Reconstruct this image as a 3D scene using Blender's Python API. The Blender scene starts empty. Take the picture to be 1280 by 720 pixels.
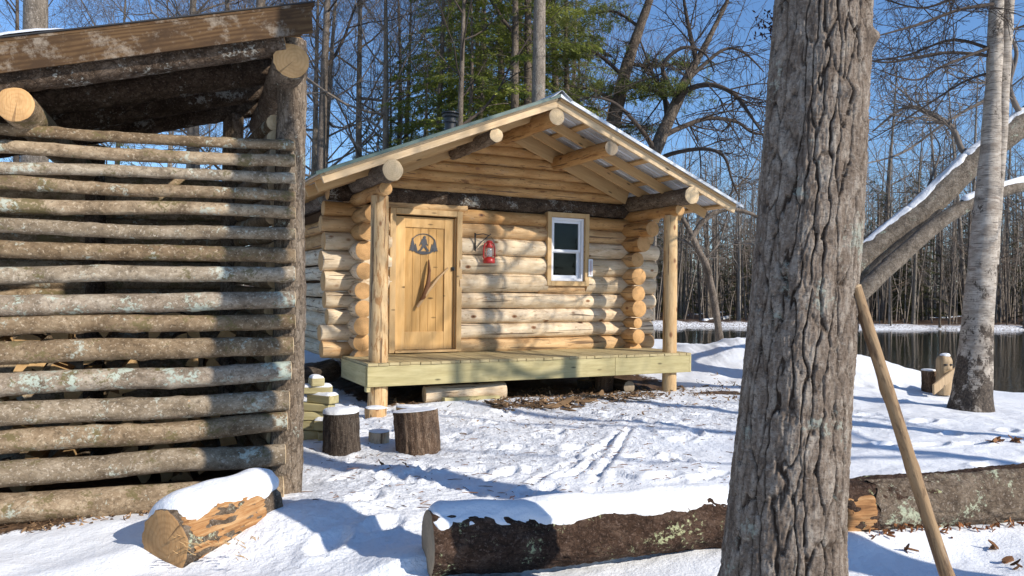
import bpy, math, random
import numpy as np
from mathutils import Vector, Matrix, Euler

rnd = random.Random(7)
RS = np.random.RandomState(11)
SC = bpy.context.scene
COL = SC.collection
PI = math.pi

# ---------------------------------------------------------------- camera
F = 963.0
CAMZ = 1.5
PITCH = math.radians(0.17)
ROLL = math.radians(0.65)


def ray(px, py):
    x, y = (px - 640) / F, (py - 360) / F
    c, s = math.cos(ROLL), math.sin(ROLL)
    x0, y0 = x * c + y * s, -x * s + y * c
    d = Vector((x0, 1.0, -y0))
    c, s = math.cos(PITCH), math.sin(PITCH)
    return Vector((d.x, c * d.y - s * d.z, s * d.y + c * d.z))


def at_y(px, py, Y):
    d = ray(px, py)
    return Vector((d.x * Y / d.y, Y, CAMZ + d.z * Y / d.y))


def at_z(px, py, z=0.0):
    d = ray(px, py)
    t = (z - CAMZ) / d.z
    return Vector((d.x * t, d.y * t, z))


cam = bpy.data.cameras.new('camera')
cam.sensor_width = 36.0
cam.lens = F / 1280 * 36.0
cam.clip_start = 0.05
cam.clip_end = 2000
co = bpy.data.objects.new('camera', cam)
COL.objects.link(co)
fw = Vector((0, math.cos(PITCH), math.sin(PITCH)))
R0 = Vector((1, 0, 0))
U0 = Vector((0, -math.sin(PITCH), math.cos(PITCH)))
Rr = R0 * math.cos(ROLL) + U0 * math.sin(ROLL)
Ur = -R0 * math.sin(ROLL) + U0 * math.cos(ROLL)
mcam = Matrix((Rr, Ur, -fw)).transposed().to_4x4()
mcam.translation = (0, 0, CAMZ)
co.matrix_world = mcam
SC.camera = co

# ---------------------------------------------------------------- numpy noise
_perm = np.random.RandomState(3).permutation(256)
_perm = np.concatenate([_perm, _perm, _perm])
_g3 = np.random.RandomState(5).normal(size=(256, 3))
_g3 /= np.linalg.norm(_g3, axis=1)[:, None]


def perlin(x, y, z=0.0):
    x, y, z = np.broadcast_arrays(np.asarray(x, float), np.asarray(y, float), np.asarray(z, float))
    xi, yi, zi = np.floor(x), np.floor(y), np.floor(z)
    xf, yf, zf = x - xi, y - yi, z - zi
    xi, yi, zi = xi.astype(int) & 255, yi.astype(int) & 255, zi.astype(int) & 255
    u, v, w = [t * t * t * (t * (t * 6 - 15) + 10) for t in (xf, yf, zf)]

    def g(dx, dy, dz):
        h = _perm[_perm[_perm[(xi + dx) & 255] + ((yi + dy) & 255)] + ((zi + dz) & 255)]
        gr = _g3[h]
        return gr[..., 0] * (xf - dx) + gr[..., 1] * (yf - dy) + gr[..., 2] * (zf - dz)
    l = lambda a, b, t: a + (b - a) * t
    return 1.6 * l(l(l(g(0, 0, 0), g(1, 0, 0), u), l(g(0, 1, 0), g(1, 1, 0), u), v),
                   l(l(g(0, 0, 1), g(1, 0, 1), u), l(g(0, 1, 1), g(1, 1, 1), u), v), w)


def fbm(x, y, z=0.0, o=4, gain=.5):
    s, a, f = 0, 1, 1
    for k in range(o):
        s = s + a * perlin(np.asarray(x) * f + 17.3 * k, np.asarray(y) * f - 9.1 * k, np.asarray(z) * f + 4.7 * k)
        a *= gain
        f *= 2.03
    return s


def sstep(a, b, x):
    t = np.clip((x - a) / (b - a), 0, 1)
    return t * t * (3 - 2 * t)


# ---------------------------------------------------------------- materials
class NT:
    def __init__(s, name, rough=.8, spec=.3):
        s.m = bpy.data.materials.new(name)
        s.m.use_nodes = True
        s.t = s.m.node_tree
        s.b = s.t.nodes['Principled BSDF']
        s.b.inputs['Roughness'].default_value = rough
        s.b.inputs['Specular IOR Level'].default_value = spec
        s._tc = None

    def n(s, typ, ins=None, **kw):
        nd = s.t.nodes.new('ShaderNode' + typ)
        for k, v in kw.items():
            setattr(nd, k, v)
        for k, v in (ins or {}).items():
            s.put(nd.inputs[k], v)
        return nd

    def put(s, sock, v):
        if isinstance(v, bpy.types.NodeSocket):
            s.t.links.new(v, sock)
        elif v is not None:
            if isinstance(v, (tuple, list)) and sock.type == 'RGBA' and len(v) == 3:
                v = (*v, 1)
            sock.default_value = v

    def obj(s, scale=(1, 1, 1), rand=True):
        if s._tc is None:
            s._tc = s.n('TexCoord').outputs['Object']
        v = s._tc
        mp = s.n('Mapping', {'Vector': v, 'Scale': scale})
        o = mp.outputs[0]
        if rand:
            oi = s.n('ObjectInfo')
            o = s.n('VectorMath', {0: o, 1: s.math('MULTIPLY', oi.outputs['Random'], 91.7)}, operation='ADD').outputs[0]
        return o

    def rand(s):
        return s.n('ObjectInfo').outputs['Random']

    def math(s, op, a, b=None, clamp=False):
        nd = s.n('Math', operation=op, use_clamp=clamp)
        s.put(nd.inputs[0], a)
        if b is not None:
            s.put(nd.inputs[1], b)
        return nd.outputs[0]

    def noise(s, vec, scale, detail=4, rough=.55, dist=0.0):
        return s.n('TexNoise', {'Vector': vec, 'Scale': scale, 'Detail': detail, 'Roughness': rough, 'Distortion': dist}).outputs['Fac']

    def vor(s, vec, scale, feature='F1', out='Distance', rnd_=1.0):
        return s.n('TexVoronoi', {'Vector': vec, 'Scale': scale, 'Randomness': rnd_}, feature=feature).outputs[out]

    def ramp(s, fac, stops, interp='LINEAR'):
        nd = s.n('ValToRGB', {'Fac': fac})
        cr = nd.color_ramp
        cr.interpolation = interp
        while len(cr.elements) < len(stops):
            cr.elements.new(.5)
        for e, (p, c) in zip(cr.elements, stops):
            e.position = p
            e.color = (*c, 1) if not isinstance(c, (int, float)) else (c, c, c, 1)
        return nd.outputs[0]

    def step(s, fac, a, b):
        return s.n('MapRange', {'Value': fac, 'From Min': a, 'From Max': b}).outputs[0]

    def mix(s, fac, a, b, mode='MIX'):
        nd = s.n('Mix', data_type='RGBA', blend_type=mode)
        s.put(nd.inputs[0], fac)
        s.put(nd.inputs[6], a)
        s.put(nd.inputs[7], b)
        return nd.outputs[2]

    def col(s, c):
        s.put(s.b.inputs['Base Color'], c)

    def bump(s, h, strength=.5, dist=.01):
        nd = s.n('Bump', {'Height': h, 'Strength': strength, 'Distance': dist})
        if s.b.inputs['Normal'].is_linked:
            s.t.links.new(s.b.inputs['Normal'].links[0].from_socket, nd.inputs['Normal'])
        s.t.links.new(nd.outputs[0], s.b.inputs['Normal'])


MT = {}


def mk_materials():
    # snow
    a = NT('snow', .62, .25)
    v = a.n('TexCoord').outputs['Object']
    a.col(a.ramp(a.noise(v, 1.3, 5), [(.3, (.80, .82, .85)), (.7, (.88, .885, .89))]))
    a.bump(a.noise(v, 9, 6, .6), .35, .06)
    a.bump(a.noise(v, 60, 4, .7), .45, .012)
    MT['snow'] = a.m
    # ground snow: same snow with litter specks and packed places
    a = NT('ground_snow', .62, .25)
    v = a.n('TexCoord').outputs['Object']
    base = a.ramp(a.noise(v, .8, 5), [(.3, (.79, .81, .84)), (.7, (.88, .885, .89))])
    pk = a.n('Attribute', attribute_name='packed').outputs['Fac']
    litter_shade = a.n('Attribute', attribute_name='litter').outputs['Fac']
    fine = a.noise(v, 55, 4, .7)
    med = a.noise(v, 14, 5, .62)
    gray = a.math('MULTIPLY', pk, a.step(a.noise(v, 30, 5, .75), .5, .68))
    base = a.mix(a.math('MULTIPLY', gray, .5), base, (.50, .51, .53))
    speck = a.math('MULTIPLY', a.step(a.vor(v, 7.5), .085, .05), a.step(a.noise(v, .9, 3), .5, .6))
    base = a.mix(a.math('MULTIPLY', speck, pk), base, (.09, .06, .04))
    lf = a.step(a.math('ADD', litter_shade, a.math('MULTIPLY', a.math('SUBTRACT', a.noise(v, 11, 6, .7), .5), 1.3)), .48, .58)
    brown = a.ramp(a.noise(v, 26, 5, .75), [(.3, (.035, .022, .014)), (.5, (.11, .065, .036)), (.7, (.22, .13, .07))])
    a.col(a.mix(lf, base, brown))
    a.bump(med, .3, .05)
    crust = a.vor(a.n('VectorMath', {0: v, 1: a.n('VectorMath', {0: a.n('TexNoise', {'Vector': v, 'Scale': 14.0, 'Detail': 4.0}).outputs['Color'], 'Scale': .12}, operation='SCALE').outputs[0]}, operation='ADD').outputs[0], 17, 'F1')
    a.bump(crust, a.math('MULTIPLY', pk, .55), .03)
    a.bump(fine, a.math('ADD', .4, a.math('MULTIPLY', pk, .5)), .016)
    MT['ground'] = a.m

    # peeled pine log: pale, with grain, knots and strips of leftover inner bark
    def peeled(name, c0, c1, strip, strip_amt, knot=.5):
        a = NT(name, .72, .25)
        g = a.obj((1.2, 9, 9))
        base = a.ramp(a.noise(g, 2.2, 6, .6, .3), [(.28, c0), (.72, c1)])
        tint = a.mix(a.rand(), (.92, .88, .80), (1.06, 1.02, .98))
        base = a.mix(1.0, base, tint, 'MULTIPLY')
        w = a.obj((.9, 5, 5))
        st = a.step(a.noise(w, 2.6, 6, .72, .6), strip_amt, strip_amt + .05)
        base = a.mix(a.math('MULTIPLY', st, .8), base, strip)
        hm = a.step(a.noise(a.obj((1.0, 3, 3)), 1.9, 5, .65), .46, .62)
        base = a.mix(a.math('MULTIPLY', hm, .55), base, tuple(x * y for x, y in zip(c0, (.80, .66, .50))))
        gp = a.step(a.noise(a.obj((.8, 3, 3)), 3.1, 5, .7), .58, .68)
        base = a.mix(a.math('MULTIPLY', gp, .25), base, (.40, .34, .27))
        fl = a.step(a.noise(a.obj((7, 24, 24)), 1.6, 3, .6), .62, .66)
        base = a.mix(a.math('MULTIPLY', fl, .55), base, strip)
        kv = a.vor(a.obj((2.0, 3.4, 3.4)), 1.35)
        base = a.mix(a.step(kv, .16, .1), base, (.27, .13, .06))
        base = a.mix(a.step(kv, .085, .05), base, (.07, .04, .025))
        ck = a.obj((.55, 16, 16))
        crack = a.step(a.noise(ck, 1.5, 3, .5, .5), .625, .645)
        base = a.mix(a.math('MULTIPLY', crack, .8), base, (.10, .06, .035))
        a.col(base)
        a.bump(a.noise(g, 3.5, 6, .65), .45, .014)
        a.bump(a.noise(w, 2.6, 6, .7, .6), .5, .016)
        MT[name] = a.m
    peeled('peeled_log', (.48, .30, .145), (.71, .52, .30), (.25, .125, .055), .60)
    peeled('peeled_log_pale', (.60, .475, .32), (.84, .735, .57), (.34, .205, .11), .59)
    peeled('peeled_log_gold', (.42, .235, .09), (.60, .375, .17), (.15, .062, .024), .575)
    peeled('post_wood', (.54, .37, .19), (.72, .54, .32), (.33, .155, .055), .525)
    peeled('pole_wood', (.21, .135, .075), (.37, .26, .155), (.10, .058, .032), .53)
    peeled('hewn_post', (.52, .37, .20), (.64, .47, .27), (.36, .22, .11), .72)

    def endgrain(name, c0, c1, crack=.5, ring=260.0):
        a = NT(name, .8, .2)
        v = a.n('VectorMath', {0: a.n('TexCoord').outputs['Object'], 1: (0, .018, -.012)}, operation='ADD').outputs[0]
        sx = a.n('SeparateXYZ', {0: v})
        d = a.n('VectorMath', {0: v, 1: (0, 1, 1)}, operation='MULTIPLY').outputs[0]
        ln = a.n('VectorMath', {0: d}, operation='LENGTH').outputs['Value']
        wob = a.noise(v, 9, 3)
        rr = a.math('SINE', a.math('MULTIPLY', a.math('ADD', ln, a.math('MULTIPLY', wob, .055)), ring))
        base = a.mix(a.math('MULTIPLY', a.step(rr, -.3, 1.0), .38), c1, c0)
        saw = a.noise(a.obj((1, 40, 3)), 4, 3)
        base = a.mix(a.math('MULTIPLY', a.step(saw, .4, .75), .35), base, c0)
        base = a.mix(a.math('MULTIPLY', a.step(a.noise(a.obj(), 14, 4), .45, .75), .4), base, tuple(x * .5 for x in c0))
        ang = a.math('ARCTAN2', sx.outputs[1], sx.outputs[2])
        cv = a.n('CombineXYZ', {0: a.math('MULTIPLY', ang, 1.3), 1: a.math('MULTIPLY', a.rand(), 40)}).outputs[0]
        cr = a.step(a.noise(cv, 2.2, 2, .5), .68, .70)
        base = a.mix(a.math('MULTIPLY', cr, crack), base, (.06, .035, .02))
        a.col(base)
        a.bump(a.noise(a.obj((1, 30, 4)), 6, 4), .35, .01)
        MT[name] = a.m
    endgrain('end_orange', (.46, .24, .09), (.60, .36, .16))
    endgrain('end_pale', (.52, .37, .20), (.66, .50, .31))
    endgrain('end_grey', (.24, .18, .12), (.33, .26, .18))
    endgrain('end_stub', (.30, .155, .06), (.46, .27, .12), .7, 200)

    # bark kinds
    def bark(name, c0, c1, c2, lichen=None, lamt=.62, moss=None, mamt=.66, sc=(1, 1, 1), fur=.4, scale=1.0, dist=.03, patch=None, pamt=.7):
        a = NT(name, .88, .15)
        g = a.obj(sc)
        n1 = a.noise(g, 7 * scale, 7, .7, .4)
        base = a.ramp(n1, [(.3, c0), (.5, c1), (.72, c2)])
        base = a.mix(1.0, base, a.mix(a.rand(), (.74, .68, .60), (1.14, 1.12, 1.08)), 'MULTIPLY')
        gd = a.n('VectorMath', {0: g, 1: a.n('VectorMath', {0: a.n('TexNoise', {'Vector': g, 'Scale': 9.0 * scale, 'Detail': 4.0}).outputs['Color'], 'Scale': .16 / scale}, operation='SCALE').outputs[0]}, operation='ADD').outputs[0]
        vo = a.vor(gd, 16 * scale, 'DISTANCE_TO_EDGE')
        base = a.mix(a.math('MULTIPLY', a.step(vo, .09, .0), fur), base, tuple(x * .45 for x in c0))
        sp = a.step(a.noise(a.obj(), 42 * scale, 5, .75), .55, .64)
        base = a.mix(a.math('MULTIPLY', sp, .6), base, tuple(min(1, x * 1.25) for x in c2))
        sp2 = a.step(a.noise(a.obj(), 30 * scale, 5, .75), .44, .36)
        base = a.mix(a.math('MULTIPLY', sp2, .6), base, tuple(x * .6 for x in c0))
        if moss:
            mm = a.step(a.math('ADD', a.math('MULTIPLY', a.noise(a.obj(), 5 * scale, 5, .6), .7), a.math('MULTIPLY', a.noise(a.obj(), 40 * scale, 4, .7), .3)), mamt, mamt + .05)
            base = a.mix(a.math('MULTIPLY', mm, .8), base, moss)
        if patch:
            pm = a.step(a.noise(a.obj(), 6.5 * scale, 3, .5), pamt, pamt + .02)
            base = a.mix(pm, base, patch)
        hl = None
        if lichen:
            big = a.noise(a.obj(), 3.2 * scale, 4, .6)
            sm = a.noise(a.obj(), 26 * scale, 5, .75, .4)
            hl = a.step(a.math('ADD', a.math('MULTIPLY', big, .55), a.math('MULTIPLY', sm, .45)), lamt, lamt + .04)
            lc = a.mix(a.noise(a.obj(), 60 * scale, 3), tuple(x * .7 for x in lichen), tuple(min(1, x * 1.2) for x in lichen))
            base = a.mix(a.math('MULTIPLY', hl, .9), base, lc)
        a.col(base)
        a.bump(n1, .7, dist)
        a.bump(vo, .5, dist * .6)
        a.bump(a.noise(a.obj(), 70 * scale, 4, .7), .4, dist * .3)
        MT[name] = a.m
    bark('pole_bark', (.095, .066, .04), (.25, .185, .12), (.44, .355, .25), (.43, .45, .37), .575, (.13, .105, .045), .545, (.7, 1, 1), .25, 1.1, .014, (.46, .30, .17), .76)
    bark('pole_bark_grey', (.11, .085, .06), (.28, .23, .17), (.48, .42, .335), (.46, .48, .40), .565, (.12, .10, .045), .57, (.6, 1, 1), .25, 1.2, .012, (.44, .29, .17), .77)
    bark('pole_bark_lichen', (.11, .085, .06), (.25, .20, .15), (.42, .37, .30), (.42, .47, .39), .53, (.12, .10, .04), .58, (.7, 1, 1), .3, 1.1, .014, (.46, .27, .16), .75)
    bark('bark_dark', (.028, .019, .013), (.075, .052, .036), (.18, .14, .11), (.33, .32, .28), .565, None, .6, (.8, 1, 1), .6, 1.4, .03)
    bark('bark_rough', (.06, .043, .031), (.165, .128, .095), (.32, .27, .215), (.37, .39, .32), .585, None, .6, (.28, 1, 1), .7, 1.3, .03)
    bark('bark_fallen', (.022, .014, .010), (.075, .046, .033), (.17, .12, .095), (.46, .48, .27), .575, None, .6, (.7, 1, 1), .5, 1.5, .035)
    bark('bark_fallen_grey', (.06, .044, .033), (.165, .13, .10), (.30, .255, .21), (.42, .45, .32), .56, None, .6, (.7, 1, 1), .4, 1.5, .03)
    bark('bark_stump', (.05, .032, .022), (.15, .10, .07), (.31, .235, .175), None, .6, None, .6, (.2, 1, 1), .6, 1.8, .02)
    bark('bark_stump_shaded', (.030, .022, .017), (.075, .058, .046), (.17, .145, .12), None, .6, None, .6, (.2, 1, 1), .6, 1.8, .02)  # darker stump bark, with shade put into its colour
    # world-upright barks (object z runs along the trunk)
    bark('bark_tree_far', (.11, .092, .075), (.23, .20, .17), (.38, .34, .295), (.27, .28, .25), .60, None, .6, (1, 1, .35), .5, .8, .03)
    bark('bark_tree_dark', (.055, .045, .036), (.14, .115, .095), (.27, .23, .195), None, .60, None, .6, (1, 1, .35), .5, .8, .03)
    bark('bark_lean', (.075, .06, .048), (.185, .155, .125), (.33, .29, .245), (.36, .40, .31), .60, None, .6, (1, 1, 1), .25, 1.4, .04)

    # big trunk: ridged bark, ridge tops grey, furrows brown-black (attribute holds the bark relief)
    a = NT('bark_big', .9, .15)
    v = a.obj((1, 1, .45), False)
    h = a.n('Attribute', attribute_name='ridge').outputs['Fac']
    n1 = a.noise(v, 22, 7, .72, .3)
    top = a.ramp(n1, [(.28, (.08, .056, .04)), (.48, (.205, .158, .12)), (.70, (.43, .375, .31))])
    base = a.mix(a.step(h, .12, .68), (.055, .038, .027), top)
    flk = a.step(a.noise(a.obj((1, 1, 2.2), False), 38, 5, .75), .55, .66)
    base = a.mix(a.math('MULTIPLY', flk, .55), base, (.40, .355, .30))
    fl2 = a.step(a.noise(a.obj((1, 1, 1.6), False), 60, 5, .75), .47, .39)
    base = a.mix(a.math('MULTIPLY', fl2, .6), base, (.055, .038, .028))
    big = a.noise(a.obj((1, 1, .8), False), 4.2, 4, .6)
    sm = a.noise(a.obj(rand=False), 34, 5, .75, .4)
    hl = a.step(a.math('ADD', a.math('MULTIPLY', big, .6), a.math('MULTIPLY', sm, .4)), .585, .625)
    base = a.mix(a.math('MULTIPLY', hl, .75), base, (.36, .38, .315))
    a.col(base)
    a.bump(n1, .8, .012)
    a.bump(a.noise(a.obj((1, 1, 1.8), False), 60, 6, .78), .9, .008)
    MT['bark_big'] = a.m

    # birch
    a = NT('bark_birch', .7, .25)
    v = a.obj(rand=False)
    base = a.ramp(a.noise(a.obj((1, 1, 2), False), 5, 5, .6), [(.3, (.22, .18, .14)), (.65, (.48, .42, .35))])
    dash = a.step(a.noise(a.obj((5, 5, 60), False), 1.3, 4, .65), .56, .60)
    base = a.mix(a.math('MULTIPLY', dash, .8), base, (.10, .08, .065))
    peel_dapple = a.step(a.noise(a.obj((2, 2, 7), False), 2.4, 6, .75), .55, .62)  # brown bark flakes, made denser to stand in for dappled shadow
    base = a.mix(a.math('MULTIPLY', peel_dapple, .75), base, (.21, .16, .12))
    low = a.step(a.n('SeparateXYZ', {0: v}).outputs[2], 1.5, .1)
    pt = a.step(a.math('ADD', a.math('MULTIPLY', low, .17), a.noise(a.obj((1.6, 1.6, 1.1), False), 2.9, 7, .78)), .575, .62)
    dk = a.ramp(a.noise(v, 32, 5, .75), [(.35, (.02, .015, .012)), (.55, (.09, .068, .05)), (.75, (.22, .18, .14))])
    base = a.mix(pt, base, dk)
    a.col(base)
    a.bump(a.noise(v, 30, 6, .7), .5, .02)
    a.bump(a.noise(a.obj((5, 5, 60), False), 1.3, 4, .65), .3, .008)
    MT['bark_birch'] = a.m

    for nm, c in (('twig_grey', (.19, .16, .135)), ('twig_dark', (.075, .06, .05)), ('twig_brown', (.18, .13, .095)), ('twig_pale', (.28, .25, .215))):
        a = NT(nm, .9, .1)
        a.col(a.mix(a.noise(a.obj(), 6, 4), tuple(x * .65 for x in c), tuple(x * 1.35 for x in c)))
        MT[nm] = a.m
    for nm, c, d in (('needles', (.29, .33, .075), (.14, .185, .05)), ('needles_dark', (.11, .115, .045), (.045, .055, .026)), ('needles_pine', (.21, .24, .07), (.10, .13, .045))):
        a = NT(nm, .6, .3)
        v = a.n('TexCoord').outputs['Object']
        c1 = a.mix(a.step(a.noise(v, .9, 4, .6), .35, .65), d, c)
        isl = a.n('NewGeometry').outputs['Random Per Island']
        a.col(a.mix(1.0, c1, a.ramp(isl, [(0, (.6, .65, .6)), (1, (1.5, 1.35, 1.1))]), 'MULTIPLY'))
        tr = a.n('BsdfTranslucent')
        a.t.links.new(a.b.inputs['Base Color'].links[0].from_socket, tr.inputs[0])
        ms = a.n('MixShader', {0: .42})
        a.t.links.new(a.b.outputs[0], ms.inputs[1])
        a.t.links.new(tr.outputs[0], ms.inputs[2])
        a.t.links.new(ms.outputs[0], a.t.nodes['Material Output'].inputs[0])
        MT[nm] = a.m

    # sawn lumber
    def lumber(name, c0, c1, sc=(1.2, 14, 14), stain=None, knots=True):
        a = NT(name, .68, .3)
        g = a.obj(sc)
        nz = a.noise(g, 2.0, 6, .6, .7)
        base = a.ramp(nz, [(.3, c0), (.7, c1)])
        base = a.mix(1.0, base, a.mix(a.rand(), (.9, .87, .82), (1.06, 1.04, 1.0)), 'MULTIPLY')
        if knots:
            kv = a.vor(a.obj((1.6, 5, 5)), 1.5)
            base = a.mix(a.step(kv, .13, .09), base, tuple(x * .5 for x in c0))
            base = a.mix(a.step(kv, .07, .045), base, tuple(x * .22 for x in c0))
        if stain:
            base = a.mix(a.math('MULTIPLY', a.step(a.noise(a.obj((1, 4, 4)), 2.4, 5, .7), .5, .7), .6), base, stain)
        a.col(base)
        a.bump(nz, .25, .004)
        MT[name] = a.m
    lumber('lumber_pine', (.56, .40, .23), (.70, .54, .35))
    lumber('lumber_rafter', (.46, .29, .13), (.58, .39, .20))
    lumber('lumber_treated', (.38, .33, .16), (.54, .48, .27), stain=(.33, .26, .12))
    lumber('deck_wood', (.36, .29, .15), (.52, .44, .25), stain=(.26, .21, .13))
    lumber('door_wood', (.55, .33, .125), (.68, .45, .205), (9, 9, 1.0))
    lumber('door_panel', (.51, .29, .095), (.63, .39, .155), (9, 9, .9))
    lumber('trim_wood', (.50, .325, .15), (.62, .44, .235), (6, 6, 1.4))
    lumber('carved_wood', (.30, .21, .12), (.47, .35, .22), (10, 10, 1.3))
    # weathered plywood with face grain whorls
    a = NT('plywood', .8, .2)
    g = a.obj((.8, 5, 6))
    wv = a.n('TexWave', {'Vector': g, 'Scale': 1.6, 'Distortion': 16.0, 'Detail': 3.0, 'Detail Scale': .55}, wave_type='BANDS', bands_direction='Z').outputs['Fac']
    base = a.ramp(wv, [(.1, (.070, .037, .016)), (.9, (.115, .066, .029))])
    base = a.mix(a.step(a.noise(a.obj((2, 4, 4)), 2.2, 5, .65), .42, .68), base, (.052, .029, .014))
    base = a.mix(a.math('MULTIPLY', a.step(a.noise(a.obj(), 6, 7, .8), .52, .66), .6), base, (.33, .28, .22))
    a.col(base)
    MT['plywood'] = a.m

    # metals and others
    a = NT('galvanised', .42, .5)
    a.b.inputs['Metallic'].default_value = .2
    v = a.obj((1, 1, 1), False)
    a.col(a.ramp(a.noise(v, 6, 5), [(.3, (.46, .48, .50)), (.7, (.62, .64, .66))]))
    MT['galvanised'] = a.m
    a = NT('green_metal', .42, .5)
    a.col(a.mix(a.noise(a.obj((1, 1, 1), False), 4, 4), (.045, .085, .07), (.07, .12, .10)))
    MT['green_metal'] = a.m
    a = NT('black_metal', .45, .5)
    a.col((.022, .022, .023))
    MT['black_metal'] = a.m
    a = NT('dark_plate', .5, .5)
    a.b.inputs['Metallic'].default_value = .3
    a.col((.055, .055, .06))
    MT['dark_plate'] = a.m
    a = NT('red_paint', .35, .5)
    a.col(a.mix(a.noise(a.obj(), 18, 4), (.36, .018, .016), (.52, .035, .028)))
    MT['red_paint'] = a.m
    a = NT('white_vinyl', .4, .5)
    a.col(a.mix(a.noise(a.obj(), 4, 3), (.70, .72, .76), (.80, .81, .83)))
    MT['white_vinyl'] = a.m
    a = NT('thermo_face', .5, .4)
    a.col(a.mix(a.noise(a.obj(), 30, 2), (.62, .64, .66), (.74, .75, .77)))
    MT['thermo_face'] = a.m
    a = NT('membrane', .8, .3)
    a.col((.03, .03, .032))
    MT['membrane'] = a.m
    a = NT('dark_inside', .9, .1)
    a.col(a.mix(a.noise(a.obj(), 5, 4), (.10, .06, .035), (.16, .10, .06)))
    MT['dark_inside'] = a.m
    a = NT('floor_wood', .8, .2)
    a.col(a.mix(a.noise(a.obj((2, 12, 2)), 3, 4), (.16, .11, .07), (.25, .18, .11)))
    MT['floor_wood'] = a.m
    a = NT('pane_glass', .02, .5)
    a.col((.5, .55, .55))
    a.b.inputs['Transmission Weight'].default_value = 1.0
    a.b.inputs['IOR'].default_value = 1.22
    MT['pane_glass'] = a.m
    a = NT('lantern_glass', .08, .5)
    a.col((.86, .88, .88))
    a.b.inputs['Transmission Weight'].default_value = .8
    MT['lantern_glass'] = a.m
    # litter: bark scraps and shavings
    for nm, c0, c1 in (('scraps', (.07, .042, .026), (.40, .25, .13)), ('scraps_rust', (.13, .045, .02), (.38, .17, .07)), ('leaf_brown', (.10, .045, .022), (.26, .13, .06))):
        a = NT(nm, .85, .15)
        isl = a.n('NewGeometry').outputs['Random Per Island']
        a.col(a.ramp(isl, [(0, c0), (.6, tuple((p + q) / 2 for p, q in zip(c0, c1))), (1, c1)]))
        MT[nm] = a.m
    # torn orange wood
    a = NT('torn_wood', .8, .2)
    g = a.obj((.8, 12, 12))
    nz = a.noise(g, 2.6, 6, .7, .5)
    base = a.ramp(nz, [(.3, (.13, .055, .022)), (.5, (.36, .18, .07)), (.72, (.56, .36, .18))])
    a.col(base)
    a.bump(nz, .7, .02)
    MT['torn_wood'] = a.m
    # water
    a = NT('water', .045, .5)
    v = a.n('TexCoord').outputs['Object']
    a.col((.018, .020, .014))
    a.b.inputs['IOR'].default_value = 1.33
    mp = a.n('Mapping', {'Vector': v, 'Scale': (1, .55, 1)}).outputs[0]
    a.bump(a.noise(mp, 1.4, 4, .55, .3), .28, .04)
    a.bump(a.noise(mp, 7, 3, .5), .10, .008)
    MT['water'] = a.m


mk_materials()


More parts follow.
